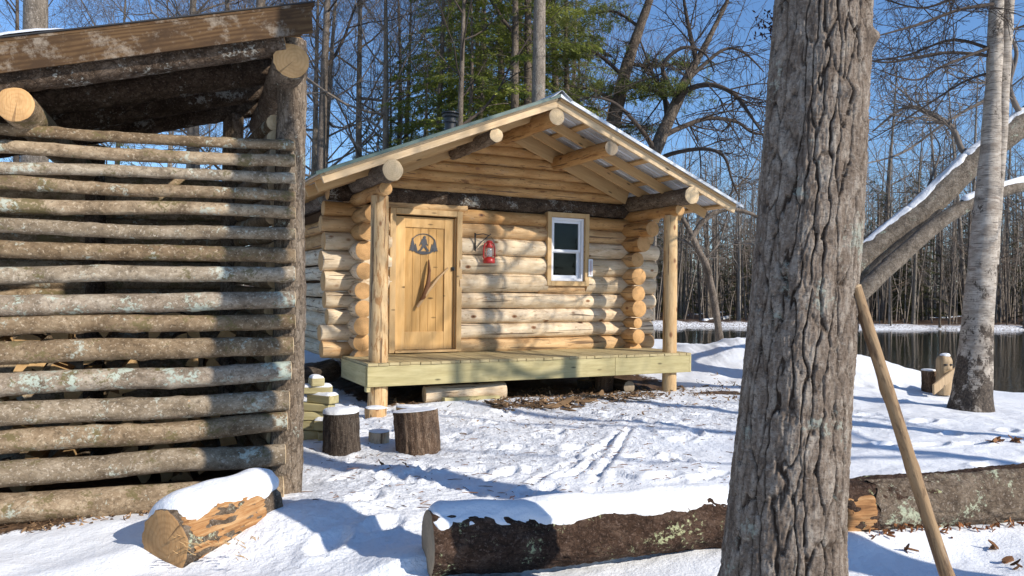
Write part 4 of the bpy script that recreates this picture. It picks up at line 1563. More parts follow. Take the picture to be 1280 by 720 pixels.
tag(mb.build('twig_litter', 'leaf_brown', smooth=False), 'tiny twigs and needles strewn over the trodden snow', 'twig litter', kind='stuff')
# brown bark litter in front of the shed corner
mb = MB()
for i in range(420):
    w = SO + SU * rr.uniform(-2.4, -.55) + SV * rr.uniform(-.42, .2)
    scrap(mb, Vector((w.x, w.y, h1(w.x, w.y) + rr.uniform(0, .02))), .035, rr, .4)
tag(mb.build('shed_litter', 'scraps', smooth=False), 'brown bark litter on the ground along the pole wall', 'bark litter', kind='stuff')
# a few dead leaves and bark bits on the snow on the right
mb = MB()
for px, py, sz in ((1243, 556, .10), (1252, 552, .08), (1269, 552, .10), (1236, 688, .06), (1272, 711, .05), (1136, 681, .05), (1209, 656, .05), (1213, 660, .04), (1260, 705, .06), (1205, 642, .04), (640, 627, .03), (486, 588, .04), (476, 583, .05), (507, 586, .03)):
    w = at_z(px, py)
    z = h1(w.x, w.y)
    w = at_z(px, py, z)
    for k in range(3):
        scrap(mb, Vector((w.x + rr.uniform(-.02, .02), w.y + rr.uniform(-.02, .02), h1(w.x, w.y) + .012 + .012 * k)), sz, rr, .5)
tag(mb.build('fallen_leaves', 'leaf_brown', smooth=False), 'few dead brown leaves and bark bits on the open snow', 'leaves', kind='stuff')

# short cut log with torn end by the shed
c0 = at_z(206, 703)
c0.z = .105
c1 = at_z(330, 656)
c1.z = .14
ax = (c1 - c0)
sb = empty('cut_log', (c0.x, c0.y, 0), 0, 'short cut log with torn orange wood under a thick snow cap beside the shed', 'log')
off = Vector((c0.x, c0.y, 0))
M, L = axis_mat(c0 - off, c1 - off)
log_mb(L, .172, .16, k=48, wob=.008, rough=.07, knots=5, step=.015, fine=.010).build('bark', ['bark_fallen_grey', 'end_stub'], sb, mat=M)
shell(.03, L * .80, PI * .58, PI * 1.5, .172, 'torn_wood', 'torn_patch', .018, sb, M, .05)
snow_on_log(c0 - off, c1 - off, .165, .075, 1.35, 'snow_cap', sb, .03, 1.08, .45, -.48, .14)
mb = MB()
rr = random.Random(9)
for i in range(46):
    x = rr.uniform(.08, L * .7)
    a = rr.uniform(PI * .60, PI * .86)
    r = .168
    p = np.array([x, r * math.cos(a), r * math.sin(a)])
    d = np.array([rr.uniform(-.5, .5), math.cos(a) + rr.uniform(-.6, .2), math.sin(a) * .4 + rr.uniform(-.4, .4)])
    q = np.array([rr.uniform(-.03, .03), -.02, .02])
    ln = rr.uniform(.012, .03)
    mb.tube([p, p + d * ln * .5 + q * .3, p + d * ln * .8 + q], [.003, .0025, .001], 4)
mb.build('splinters', 'lumber_rafter', sb)


def stump(px, py, wpx, hpx, label, mat, tilt=(0, 0), snow=.0, endm='end_grey', flare=.05, name='stump', cat='stump', group=None):
    p = at_z(px, py)
    p = at_z(px, py, h1(p.x, p.y))
    z0 = h1(p.x, p.y)
    r = wpx / 2 / F * p.y
    h = hpx / F * p.y
    c = Vector((p.x, p.y + r, z0 - .04))
    e = empty(name, c, 0, label, cat, group)
    M = Euler((tilt[0], tilt[1], rnd.uniform(0, 6))).to_matrix().to_4x4() if False else Euler((tilt[0], tilt[1], 0)).to_matrix().to_4x4()
    _seed[0] += 1
    sd = _seed[0] * 3.3
    k, n = 72, 26
    thv = np.arange(k) * 2 * PI / k
    z = np.linspace(0, h + .04, n)
    Z, TH = np.meshgrid(z, thv, indexing='ij')
    f = 1 - np.abs(perlin(np.cos(TH) * 5.5 + sd, np.sin(TH) * 5.5, Z * 2.2)) * 2.0
    R = r * (.97 + flare * np.exp(-Z / .10) * (1 + .5 * perlin(np.cos(TH) * 1.3, np.sin(TH) * 1.3 + sd, 0)) + .03 * perlin(np.cos(TH) * 1.2 + sd, np.sin(TH) * 1.2, Z))
    R = R - .016 * np.clip(f, 0, 1) ** 2 * (r / .17) + .006 * fbm(np.cos(TH) * 9, np.sin(TH) * 9, Z * 12, 3)
    V = np.stack([Z, R * np.cos(TH), R * np.sin(TH)], -1)
    mb = MB()
    i = np.arange(n - 1)[:, None] * k
    j = np.arange(k)[None, :]
    j2 = (j + 1) % k
    mb.add(V.reshape(-1, 3), np.stack([i + j, i + j2, i + k + j2, i + k + j], -1).reshape(-1, 4))
    inn = V[-1] * np.array([1, .94, .94]) + np.array([.004, 0, 0])
    vv = np.vstack([V[-1], inn, [[h + .046, 0, 0]]])
    mb.add(vv, [(a, (a + 1) % k, k + (a + 1) % k, k + a) for a in range(k)], [(k + a, k + (a + 1) % k, 2 * k) for a in range(k)], m=1)
    up = Matrix(((0, 1, 0), (0, 0, 1), (1, 0, 0))).to_4x4()
    mb.build('block', [mat, endm], e, mat=M @ up)
    if snow:
        s = snow_dome('snow_cap', r * .97, snow, e, (0, 0, 0), seed=sd)
        s.matrix_basis = M @ Matrix.Translation((0, 0, h + .044))
    return e


stump(422, 572, 47, 50, 'grey-barked stump coloured darker for shade, capped with a snow cushion, beside the shed corner', 'bark_stump_shaded', (0, -.03), .055, flare=.10)
stump(520, 570, 60, 52, 'reddish brown barked chopping stump tilted on the packed snow, thinly dusted on top', 'bark_stump', (-.05, -.09), .009, flare=.02, endm='end_grey')
stump(471, 555, 27, 13, 'low sawn wood round half sunk in snow between the two stumps', 'peeled_log_pale', (.0, 0), .016, flare=0, name='wood_round', cat='wood round')
stump(467, 522, 28, 9, 'flat snow-topped wood round left of the porch post foot', 'peeled_log', (0, 0), .02, flare=0, name='wood_round', cat='wood round')
stump(508, 517, 32, 6, 'thin snow-topped wood slab right of the porch post foot', 'peeled_log', (0, .05), .018, flare=0, name='wood_round', cat='wood round')
stump(757, 489, 25, 19, 'upright bark-edged block under the middle of the deck front', 'bark_stump', (0, 0), 0, 'end_pale', name='support_block', cat='wood block', flare=.0)
stump(735, 486, 26, 10, 'squat grey block in shade under the deck', 'bark_stump_shaded', (0, 0), 0, 'end_grey', name='support_block', cat='wood block', flare=.0)
# peeled log and board lying under the deck front
z0 = .0
a = at_z(530, 501)
b = at_z(630, 497)
a.z, b.z = h1(a.x, a.y) + .115, h1(b.x, b.y) + .125
o = log('peeled_log', a, b, .118, .122, ['peeled_log_pale', 'end_pale'], None, knots=4)
tag(o, 'pale peeled log lying crosswise under the front of the deck', 'log')
a = at_z(549, 503)
b = at_z(618, 497)
d = (b - a).normalized()
n = Vector((d.y, -d.x, 0))
a += n * .10
b += n * .10
a.z, b.z = h1(a.x, a.y) + .012, h1(b.x, b.y) + .012
o = board('timber_offcut', a, b, .085, .09, 'lumber_treated')
tag(o, 'yellowish square timber lying in front of the peeled log below the deck', 'timber')
a = at_z(787, 487)
o = log('peeled_log', Vector((a.x, a.y + .05, h1(a.x, a.y) + .08)), Vector((a.x, a.y + .05, h1(a.x, a.y) + .08)) + CV * 1.0, .10, .10, ['bark_stump_shaded', 'end_grey'])
tag(o, 'grey round log end poking out beneath the right half of the deck', 'log')

# dark old stump with snowy log left of the deck behind the lumber pile
a = at_z(404, 492, 0)
0 and stump(408, 512, 46, 48, 'black weathered stump in the gloom under the left end of the deck', 'bark_dark', (0, .1), 0, 'end_grey', flare=.25)
a = CW(-.75, 1.7, .30)
o = log('bark_log', CW(-.95, 1.0, .22), CW(-.15, 1.9, .27), .17, .17, ['bark_stump_shaded', 'end_grey'])
tag(o, 'dark log lying under the left corner of the cabin', 'log')

# treated lumber offcuts stacked with snow between the slabs
pb = at_z(392, 553)
pbz = h1(pb.x, pb.y)
DSC = ['lowest cut timber block in the snowy lumber stack by the shed corner', 'timber block second from the ground in the snowy lumber stack', 'timber block third from the ground in the snowy lumber stack',
       'long timber block midway up the snowy lumber stack', 'snow-covered timber block jutting right below the upper end of the lumber stack', 'snow-covered slab just under the topmost block of the lumber stack',
       'small snow-topped timber block perched on top of the lumber stack', 'short lower timber block sticking out right at the foot of the lumber stack', 'snow-topped short block in the lower right of the lumber stack']
lay = [(-.06, 0, .0, .34, .09, .2), (-.05, .0, .095, .34, .09, -.1), (-.05, .0, .19, .34, .085, .1), (-.02, .0, .28, .36, .075, -.25), (.05, .0, .358, .30, .085, -.5), (-.04, .03, .447, .34, .07, .15), (-.02, .02, .522, .13, .085, .5), (.09, -.05, .0, .14, .085, .3), (.075, -.05, .10, .15, .10, -.2)]
for i, (dx, dy, z, L, h, a) in enumerate(lay):
    dz = pb.y / 8.2
    e = empty('timber_block', (pb.x + dx, pb.y + .14 + dy, pbz + z), a, DSC[i], 'timber block')
    mb = MB()
    mb.box((-L / 2, -.07, 0), (L / 2, .07, h))
    mb.build('block', 'lumber_treated', e, smooth=False, bevel=.008)
    if i in (4, 5, 6, 8):
        n, k = 22, 12
        x = np.linspace(-L / 2 + .004, L / 2 - .004, n)
        y = np.linspace(-.068, .068, k)
        X, Y = np.meshgrid(x, y, indexing='ij')
        ed = np.minimum(np.minimum(X - x[0], x[-1] - X), np.minimum(Y - y[0], y[-1] - Y))
        T = .028 * np.sqrt(np.clip(ed / .03, 0, 1)) * (1 + .3 * fbm(X * 9 + i, Y * 9, 0, 2)) - .004
        mb = MB()
        ii = np.arange(n - 1)[:, None] * k
        j = np.arange(k - 1)[None, :]
        mb.add(np.stack([X, Y, h + T], -1).reshape(-1, 3), np.stack([ii + j, ii + k + j, ii + k + j + 1, ii + j + 1], -1).reshape(-1, 4))
        mb.build('snow_cap', 'snow', e)

# leaning pole against the big trunk
TB = Vector((1.13, 3.2, 0))
pt, pbm = at_y(1069, 358, 3.08), at_y(1222, 770, 3.26)
pbm.z = h1(pbm.x, pbm.y) - .05
pp_ = Vector(pbm)
M, L = axis_mat(pp_, pt)
o = log_mb(L, .030, .023, k=22, wob=.003, rough=.05, knots=3, step=.02).build('leaning_pole', ['pole_wood' if 'pole_wood' in MT else 'post_wood', 'end_pale'], None, mat=M)
tag(o, 'bare peeled pole leaning on the big trunk', 'pole')

# carved post figure and stump on the bank
p = at_z(1184, 492)
z0 = h1(p.x, p.y)
p = at_z(1184, 492, z0)
hh = 51 / F * p.y
ww = 17 / F * p.y
e = empty('carved_post', (p.x, p.y + .1, z0 - .03), .15, 'carved wooden post with a face, rounded head and snow on top, by the birch', 'carving')
mb = MB()
n, k = 26, 28
z = np.linspace(0, hh, n)
thv = np.arange(k) * 2 * PI / k
Z, TH = np.meshgrid(z, thv, indexing='ij')
f = Z / hh
R = ww / 2 * (1.0 - .12 * np.exp(-((f - .50) / .03) ** 2))
sq = (np.abs(np.cos(TH)) ** 4 + np.abs(np.sin(TH)) ** 4) ** (-1 / 4)
R = R * (.5 + .5 * sq)
R = R * np.where(f > .82, np.sqrt(np.clip(1 - ((f - .82) / .185) ** 2, .02, 1)), 1)
# eye sockets and mouth on the camera side (-y)
fx = np.cos(TH) * R / (ww / 2)
front = np.sin(TH) < -.2
for ex_ in (-.42, .42):
    R = R - front * .12 * ww * np.exp(-(((fx - ex_) / .2) ** 2 + ((f - .75) / .04) ** 2))
R = R - front * .16 * ww * np.exp(-((fx / .5) ** 4 + ((f - .59) / .018) ** 2))
R = R + front * .13 * ww * np.exp(-(((fx) / .18) ** 2 + ((f - .68) / .05) ** 2))
mb.add(np.stack([R * np.cos(TH), R * np.sin(TH), Z], -1).reshape(-1, 3), np.stack([np.arange(n - 1)[:, None] * k + np.arange(k)[None], np.arange(n - 1)[:, None] * k + (np.arange(k)[None] + 1) % k, np.arange(n - 1)[:, None] * k + k + (np.arange(k)[None] + 1) % k, np.arange(n - 1)[:, None] * k + k + np.arange(k)[None]], -1).reshape(-1, 4))
mb.build('body', 'carved_wood', e)
mb = MB()
for ex_ in (-.42, .42):
    mb.lathe([(0, -.015), (.03, -.01), (.035, 0), (.03, .01), (0, .015)], 12, c=(ex_ * ww / 2, -ww * .44, hh * .75))
mb.build('eyes', 'black_metal', e)
snow_dome('snow_cap', ww * .36, .045, e, (.01, 0, hh - .03), seed=3)
stump(1166, 488, 18, 27, 'small sawn stump with snow on top beside the carved post', 'bark_stump', (0, 0), .03, 'end_pale', flare=0)
o = board('bench_plank', at_z(1172, 490, .0) + Vector((0, .12, .02)), at_z(1177, 476, .0) + Vector((.15, -.35, .28)), .16, .03, 'carved_wood')
tag(o, 'small plank leaning between the stump and the carved post', 'plank')


# ================================================================ TREES
def fork_tree(seed, h, r, lean=(0, 0), first=.35, nb=16, spread=.55, up=.35, levels=3, blen=.42, twig_k=3, crook=.10, droop=0.0, dens=1.0):
    """trunk MB and crown MB of a bare broadleaf tree"""
    rr = random.Random(seed)
    tm, cm = MB(), MB()
    n = 14
    path = []
    x = y = 0.0
    ph = rr.uniform(0, 6)
    for i in range(n):
        f = i / (n - 1)
        path.append((lean[0] * f * h + crook * math.sin(f * 5 + ph) * f, lean[1] * f * h + crook * math.cos(f * 4 + ph * 2) * f, f * h))
    path = np.array(path)
    rad = r * (1 - .86 * np.linspace(0, 1, n) ** 1.15)
    rad[0] *= 1.22
    tm.tube(path, rad, 10)

    def branch(p, d, ln, rad_, lev):
        k = (6, 4, 3, 3)[lev]
        m = (7, 5, 4, 3)[lev]
        pts = [np.array(p)]
        d = np.array(d, float)
        for i in range(m):
            d = d + np.array([rr.gauss(0, .16), rr.gauss(0, .16), rr.gauss(0, .12) + up * .22 - droop * .25])
            d /= np.linalg.norm(d)
            pts.append(pts[-1] + d * ln / m)
        pts = np.array(pts)
        rads = np.linspace(rad_, max(.003, rad_ * .22), m + 1)
        cm.tube(pts, rads, k, cap=False)
        if lev < levels:
            nc = int((7, 6, 5)[min(lev, 2)] * dens)
            for c in range(nc):
                f = rr.uniform(.2, 1.0) ** .8
                ii = f * m
                i0 = min(int(ii), m - 1)
                q = pts[i0] + (pts[i0 + 1] - pts[i0]) * (ii - i0)
                dd = pts[i0 + 1] - pts[i0]
                dd /= np.linalg.norm(dd)
                s = np.array([rr.gauss(0, 1), rr.gauss(0, 1), rr.gauss(0, .7)])
                s -= dd * (s @ dd)
                s /= np.linalg.norm(s) + 1e-6
                nd = dd * rr.uniform(.5, .9) + s * rr.uniform(.5, .9)
                branch(q, nd, ln * rr.uniform(.35, .6), max(.004, rads[i0] * rr.uniform(.35, .6)), lev + 1)
    for b in range(nb):
        f = first + (1 - first) * (b + rr.random()) / nb
        f = min(f, .98)
        ii = f * (n - 1)
        i0 = min(int(ii), n - 2)
        q = path[i0] + (path[i0 + 1] - path[i0]) * (ii - i0)
        a = rr.uniform(0, 6.28)
        el = rr.uniform(.1, .9) * up * 2.2 - droop
        d = (math.cos(a), math.sin(a), el)
        d = np.array(d) / np.linalg.norm(d)
        branch(q, d, h * blen * (1 - .65 * (f - first) / (1 - first)) * rr.uniform(.7, 1.1), rad[i0] * rr.uniform(.3, .5), 0 if levels >= 3 else 1)
    return tm, cm


def hemlock(seed, h, r, first=.08, nb=90, dens=1.0, blen=.24, leaf=.11, droop=.12):
    rr = random.Random(seed)
    rs = np.random.RandomState(seed)
    tm, cm = MB(), MB()
    n = 12
    path = np.array([(.05 * math.sin(i), .05 * math.cos(i * 1.3), h * i / (n - 1)) for i in range(n)])
    rad = r * (1 - .92 * np.linspace(0, 1, n))
    tm.tube(path, rad, 8)
    C, D, S = [], [], []
    for b in range(nb):
        f = first + (1 - first) * ((b + rr.random()) / nb)
        ln = h * blen * (1 - f) ** .75 * rr.uniform(.45, 1.2) + .25
        a = rr.uniform(0, 6.28)
        z = f * h
        m = 6
        dirn = np.array([math.cos(a), math.sin(a), rr.uniform(-.05, .25)])
        pts = [np.array([0, 0, z])]
        for i in range(m):
            dirn = dirn + np.array([rr.gauss(0, .07), rr.gauss(0, .07), -droop * rr.uniform(.4, 1.2)])
            dirn /= np.linalg.norm(dirn)
            pts.append(pts[-1] + dirn * ln / m)
        pts = np.array(pts)
        tm.tube(pts, np.linspace(max(.012, r * .14 * (1 - f)), .004, m + 1), 4, cap=False)
        nt_ = int(ln * 62 * dens * rr.uniform(.5, 1.3))
        t = rs.uniform(.18, 1, nt_) ** .8 * m
        i0 = np.minimum(t.astype(int), m - 1)
        q = pts[i0] + (pts[i0 + 1] - pts[i0]) * (t - i0)[:, None]
        tang = (pts[i0 + 1] - pts[i0])
        tang /= np.linalg.norm(tang, axis=1)[:, None]
        sd_ = np.cross(tang, [0, 0, 1.0])
        sd_ /= np.linalg.norm(sd_, axis=1)[:, None] + 1e-6
        lat = rs.uniform(-1, 1, nt_)
        wid = ln * .30 * (1.1 - t / m)
        c = q + sd_ * (lat * wid)[:, None] + np.array([0, 0, 1.0]) * (-.25 * np.abs(lat) * wid + rs.normal(0, .025, nt_))[:, None]
        dv = tang * .6 + sd_ * np.sign(lat)[:, None] * .8 + rs.normal(0, .35, (nt_, 3)) * np.array([1, 1, .6]) + np.array([0, 0, -.15])
        C.append(c)
        D.append(dv)
        S.append(rs.uniform(.5, 1.3, nt_) * leaf)
    C, D, S = np.vstack(C), np.vstack(D), np.concatenate(S)
    D /= np.linalg.norm(D, axis=1)[:, None]
    up = rs.normal(0, .45, C.shape) + np.array([0, 0, 1.0])
    B = np.cross(D, up)
    B /= np.linalg.norm(B, axis=1)[:, None] + 1e-6
    w = S * .15
    v = np.stack([C - B * w[:, None] * .5, C + D * S[:, None] * .5 - B * w[:, None], C + D * S[:, None], C + D * S[:, None] * .5 + B * w[:, None]], 1)
    N = len(C)
    cm.add(v.reshape(-1, 3), np.arange(N * 4).reshape(N, 4))
    return tm, cm


def place(name, tm, cm, loc, rz, label, cat, group=None, mt='bark_tree_far', mc='twig_grey', scale=1.0, rot=None):
    e = empty(name, loc, rz, label, cat, group)
    e.scale = (scale,) * 3
    if rot:
        e.rotation_euler = (rot[0], rot[1], rz)
    tm.build('trunk', mt, e)
    if cm is not None and cm.n:
        cm.build('crown', mc, e)
    return e


# ---- the big foreground trunk
def big_trunk():
    e = empty('pine_tree', (TB.x, TB.y, 0), 0, 'massive furrowed grey trunk filling the foreground in front of the fallen log', 'tree')
    # centre line and half widths from the photo, at its own distance
    pts = [(980, 720, 79), (984, 640, 73), (993, 500, 67.5), (1003, 370, 65), (1013, 250, 63.5), (1021, 125, 60), (1028, 0, 58)]
    zs, xs, rs = [], [], []
    for px, py, hw in pts:
        w = at_y(px, py, TB.y)
        zs.append(w.z)
        xs.append(w.x - TB.x)
        rs.append(hw / F * TB.y * .972)
    zs, xs, rs = np.array(zs), np.array(xs), np.array(rs)
    hi = 12.0
    zs = np.concatenate([[-.15, .05], zs, [6, hi]])
    xs = np.concatenate([[xs[0] - .03, xs[0] - .02], xs, [xs[-1] + .42, xs[-1] + .75]])
    rs = np.concatenate([[rs[0] * 1.5, rs[0] * 1.22], rs, [.16, .07]])
    zz = np.concatenate([np.arange(-.15, 3.2, .006), np.arange(3.2, hi, .05)])
    k = 400
    th = np.arange(k) * 2 * PI / k
    Z, TH = np.meshgrid(zz, th, indexing='ij')
    r = np.interp(zz, zs, rs)[:, None]
    cx = np.interp(zz, zs, xs)[:, None]
    cxx, cyy = np.cos(TH), np.sin(TH)

    def plates(nu, hz, sd, wu, wz_, jit=.85):
        """long bark plates: distance between the two nearest cell centres on the unrolled trunk"""
        rs_ = np.random.RandomState(sd)
        U = TH / (2 * PI) * nu + wu * fbm(cxx * 2.2, cyy * 2.2, Z * 2.1 + sd, 3) + .16 * perlin(cxx * 13, cyy * 13, Z * 16 + sd)
        Wz = Z / hz + wz_ * fbm(cxx * 4 + sd, cyy * 4, Z * 4, 3) + 40
        ui, wi = np.floor(U).astype(int), np.floor(Wz).astype(int)
        ju, jz, hh = rs_.uniform(0, 1, (nu, 256)), rs_.uniform(0, 1, (nu, 256)), rs_.uniform(0, 1, (nu, 256))
        f1 = np.full(U.shape, 9.0)
        f2 = np.full(U.shape, 9.0)
        d1u = np.zeros(U.shape)
        ch = np.zeros(U.shape)
        d2u = np.zeros(U.shape)
        for a in (-1, 0, 1):
            for b in (-1, 0, 1):
                ci, cj = ui + a, wi + b
                du = ci + .5 + jit * (ju[ci % nu, cj % 256] - .5) - U
                dz = cj + .5 + jit * (jz[ci % nu, cj % 256] - .5) - Wz
                d = np.sqrt(du * du + dz * dz)
                n1 = d < f1
                n2 = (d < f2) & ~n1
                f2 = np.where(n1, f1, np.where(n2, d, f2))
                d2u = np.where(n1, d1u, np.where(n2, du, d2u))
                d1u = np.where(n1, du, d1u)
                ch = np.where(n1, hh[ci % nu, cj % 256], ch)
                f1 = np.where(n1, d, f1)
        side = np.clip(np.abs(d1u - d2u) * 1.3, .25, 1)
        return f2 - f1, side, ch
    g, side, ch = plates(28, .17, 3, .7, .35)
    furrow = (1 - sstep(.03, .22, g)) * side
    g2, side2, ch2 = plates(54, .065, 8, .6, .4)
    crack = (1 - sstep(.0, .16, g2)) * (.35 + .4 * side2)
    flake = fbm(cxx * 15, cyy * 15, Z * 9, 4, .62)
    rel = 1 - np.clip(furrow * 1.0 + crack * .24, 0, 1.05) + .16 * (ch - .5) + .10 * (ch2 - .5) + .17 * flake + .16 * fbm(cxx * 34, cyy * 34, Z * 44, 3, .65)
    R = r - .016 + .015 * rel + .012 * fbm(cxx * 1.2, cyy * 1.2, Z * .6, 2)
    # a knot scar on the right high up
    for (px, py, s) in ((1070, 58, .035), (1040, 128, .03)):
        w = at_y(px, py, TB.y)
        dzz = Z - w.z
        tt = math.acos(max(-1, min(1, (w.x - TB.x - np.interp(w.z, zs, xs)) / np.interp(w.z, zs, rs))))
        da = np.angle(np.exp(1j * (TH + tt))) * .21
        R = R + s * np.exp(-((dzz / .035) ** 2 + (da / .045) ** 2))
    n = len(zz)
    mb = MB()
    i = np.arange(n - 1)[:, None] * k
    j = np.arange(k)[None, :]
    j2 = (j + 1) % k
    mb.add(np.stack([cx + R * np.cos(TH), R * np.sin(TH), Z], -1).reshape(-1, 3), np.stack([i + j, i + j2, i + k + j2, i + k + j], -1).reshape(-1, 4))
    mb.attr['ridge'] = np.clip(rel, 0, 1.2).ravel()
    mb.build('trunk', 'bark_big', e)
    # crown high above the frame
    cm = MB()
    rr = random.Random(4)
    for b in range(16):
        z = rr.uniform(5.2, 11.5)
        a = rr.uniform(0, 6.28)
        x0 = float(np.interp(z, zs, xs))
        d = np.array([math.cos(a), math.sin(a), .15])
        ln = rr.uniform(1.2, 2.6) * (1.2 - (z - 5) / 12)
        P = np.array([(x0, 0, z) + d * ln * t + np.array([0, 0, -.25 * t * t + .1 * math.sin(6 * t)]) for t in np.linspace(0, 1, 6)])
        cm.tube(P, np.linspace(.03, .008, 6), 5, cap=False)
        for c in range(6):
            t = rr.uniform(.3, 1)
            q = P[min(5, int(t * 5))]
            dd = np.array([rr.gauss(0, 1), rr.gauss(0, 1), rr.gauss(0, .4)])
            dd /= np.linalg.norm(dd)
            cm.tube([q, q + dd * .3, q + dd * .6 + np.array([0, 0, .05])], [.008, .006, .003], 3, cap=False)
    cm.build('crown', 'twig_grey', e)
    # brown sprig sticking out on the left near the upper edge of the frame
    sm = MB()
    a0 = at_y(975, 44, TB.y + .12) - Vector((TB.x, TB.y, 0))
    rr = random.Random(12)
    for (ex_, ey_) in ((946, 22), (950, 34), (944, 47), (958, 14), (961, 52)):
        b0 = at_y(ex_, ey_, TB.y + .12) - Vector((TB.x, TB.y, 0))
        P = np.array([a0 + (b0 - a0) * t + Vector((0, 0, .012 * math.sin(t * 3))) for t in np.linspace(0, 1, 5)])
        sm.tube(P, np.linspace(.003, .0012, 5), 4, cap=False)
        for c in range(16):
            q = P[rr.randint(1, 4)] + np.array([rr.gauss(0, .008), rr.gauss(0, .01), rr.gauss(0, .008)])
            d = np.array([rr.gauss(0, 1), rr.gauss(0, 1), rr.gauss(0, 1)])
            d /= np.linalg.norm(d)
            s = np.cross(d, [0, 1, .3])
            s /= np.linalg.norm(s)
            l = rr.uniform(.012, .028)
            sm.add([q, q + d * l * .5 + s * .004, q + d * l, q + d * l * .5 - s * .004], [(0, 1, 2, 3)])
    sm.build('sprig', 'leaf_dark', e)
    return e


a = NT('leaf_dark', .8, .2)
a.col((.055, .028, .022))
MT['leaf_dark'] = a.m
big_trunk()


# ---- birch on the right bank
def path_tree(name, label, cat, stems, mt, mc, loc, twigs=None, group=None, seed=1, k=22, limbs=()):
    """stems: list of (world pts, radii); limbs the same but thinner, carrying twigs"""
    e = empty(name, loc, 0, label, cat, group)
    o = Vector(loc)
    rr = random.Random(seed)
    tm, cm = MB(), MB()

    def smooth(pts, rads, m=5):
        P, Rr = [], []
        n = len(pts)
        for i in range(n - 1):
            p0, p1, p2, p3 = pts[max(i - 1, 0)], pts[i], pts[i + 1], pts[min(i + 2, n - 1)]
            for j in range(m):
                t = j / m
                P.append(tuple(.5 * ((2 * p1[c]) + (-p0[c] + p2[c]) * t + (2 * p0[c] - 5 * p1[c] + 4 * p2[c] - p3[c]) * t * t + (-p0[c] + 3 * p1[c] - 3 * p2[c] + p3[c]) * t ** 3) for c in range(3)))
                Rr.append(rads[i] + (rads[i + 1] - rads[i]) * t)
        P.append(tuple(pts[-1]))
        Rr.append(rads[-1])
        return np.array(P), np.array(Rr)
    for pts, rads in stems:
        P, Rr = smooth([tuple(Vector(p) - o) for p in pts], rads, 8)
        b0 = tm.n
        tm.tube(P, Rr, k)
    V = np.vstack(tm.v)
    tm.v = [V * 1.0]
    nz = fbm(V[:, 0] * 5, V[:, 1] * 5, V[:, 2] * 2, 3)
    tm.v[0][:, :2] += (.02 * nz)[:, None] * np.array([1, .7])

    def twig(p, d, ln, r, lev):
        m = 5
        pts = [np.array(p)]
        d = np.array(d, float)
        for i in range(m):
            d = d + np.array([rr.gauss(0, .17), rr.gauss(0, .17), rr.gauss(0, .13)])
            d /= np.linalg.norm(d)
            pts.append(pts[-1] + d * ln / m)
        pts = np.array(pts)
        cm.tube(pts, np.linspace(r, max(.003, r * .3), m + 1), 4 if lev == 0 else 3, cap=False)
        if lev < 2:
            for c in range(5 if lev == 0 else 4):
                i0 = rr.randint(1, m - 1)
                dd = pts[i0 + 1] - pts[i0]
                dd /= np.linalg.norm(dd)
                s = np.array([rr.gauss(0, 1), rr.gauss(0, .8), rr.gauss(0, .9)])
                s /= np.linalg.norm(s)
                twig(pts[i0], dd * .7 + s * .7, ln * rr.uniform(.35, .65), r * .55, lev + 1)
    for pts, rads, nt_, tl in limbs:
        P, Rr = smooth([tuple(Vector(p) - o) for p in pts], rads, 6)
        cm.tube(P, Rr, 7, cap=False)
        for c in range(nt_):
            i0 = rr.randint(int(len(P) * .2), len(P) - 2)
            dd = P[i0 + 1] - P[i0]
            dd /= np.linalg.norm(dd)
            s = np.array([rr.gauss(0, 1), rr.gauss(0, 1), rr.gauss(.1, .9)])
            s /= np.linalg.norm(s)
            twig(P[i0], dd * .5 + s * .8, tl * rr.uniform(.5, 1.2), max(.004, Rr[i0] * .4), 0)
    tm.build('trunk', mt, e)
    if cm.n:
        cm.build('crown', mc, e)
    return e


BY = at_z(1213, 512).y
bz = h1(at_z(1213, 512).x, BY)
BYp = at_z(1213, 512, bz).y
by = lambda px, py, dy=0.0: at_y(px, py, BYp + dy)
sc_ = BYp / F
path_tree('birch_tree', 'white-barked forked birch with a dark flaky foot on the snowy river bank', 'tree',
          [([by(1213, 524), by(1215, 490), by(1220, 430), by(1228, 330), by(1234, 240), by(1239, 170), by(1242, 100), by(1245, 30), by(1249, -100), by(1252, -260)], [30 * sc_, 23 * sc_, 18.5 * sc_, 16 * sc_, 13.5 * sc_, 10.5 * sc_, 9 * sc_, 8.5 * sc_, 7 * sc_, 4 * sc_]),
           ([by(1236, 330, .08), by(1243, 250, .05), by(1249, 180, .04), by(1254, 100, .05), by(1259, 20, .1), by(1268, -120, .2), by(1275, -250, .3)], [11 * sc_, 9 * sc_, 8.5 * sc_, 8 * sc_, 7.5 * sc_, 6 * sc_, 3 * sc_])],
          'bark_birch', 'twig_dark', (at_z(1213, 512, bz).x, BYp, bz), seed=3, k=36,
          limbs=[([by(1245, 5), by(1200, 12, -.3), by(1150, 30, -.6), by(1093, 46, -.9)], [.028, .022, .018, .008], 16, .9),
                 ([by(1240, 62), by(1190, 50, .3), by(1130, 70, .5), by(1060, 80, .8)], [.024, .02, .013, .006], 12, .8),
                 ([by(1240, 70), by(1180, 66, .1), by(1110, 78, .0), by(1070, 70, -.1)], [.026, .02, .014, .006], 12, .8),
                 ([by(1236, 60), by(1180, 82, -.4), by(1145, 100, -.6), by(1100, 88, -.9)], [.024, .018, .012, .006], 12, .7),
                 ([by(1250, -30), by(1205, -10, .4), by(1150, 10, .6), by(1080, -10, .8)], [.026, .02, .014, .006], 14, .9),
                 ([by(1250, 40), by(1285, 30, .3), by(1330, 0, .5)], [.02, .015, .008], 8, .8),
                 ([by(1240, 90), by(1200, 105, .2), by(1130, 150, .4), by(1070, 185, .6)], [.02, .015, .010, .005], 10, .7)])

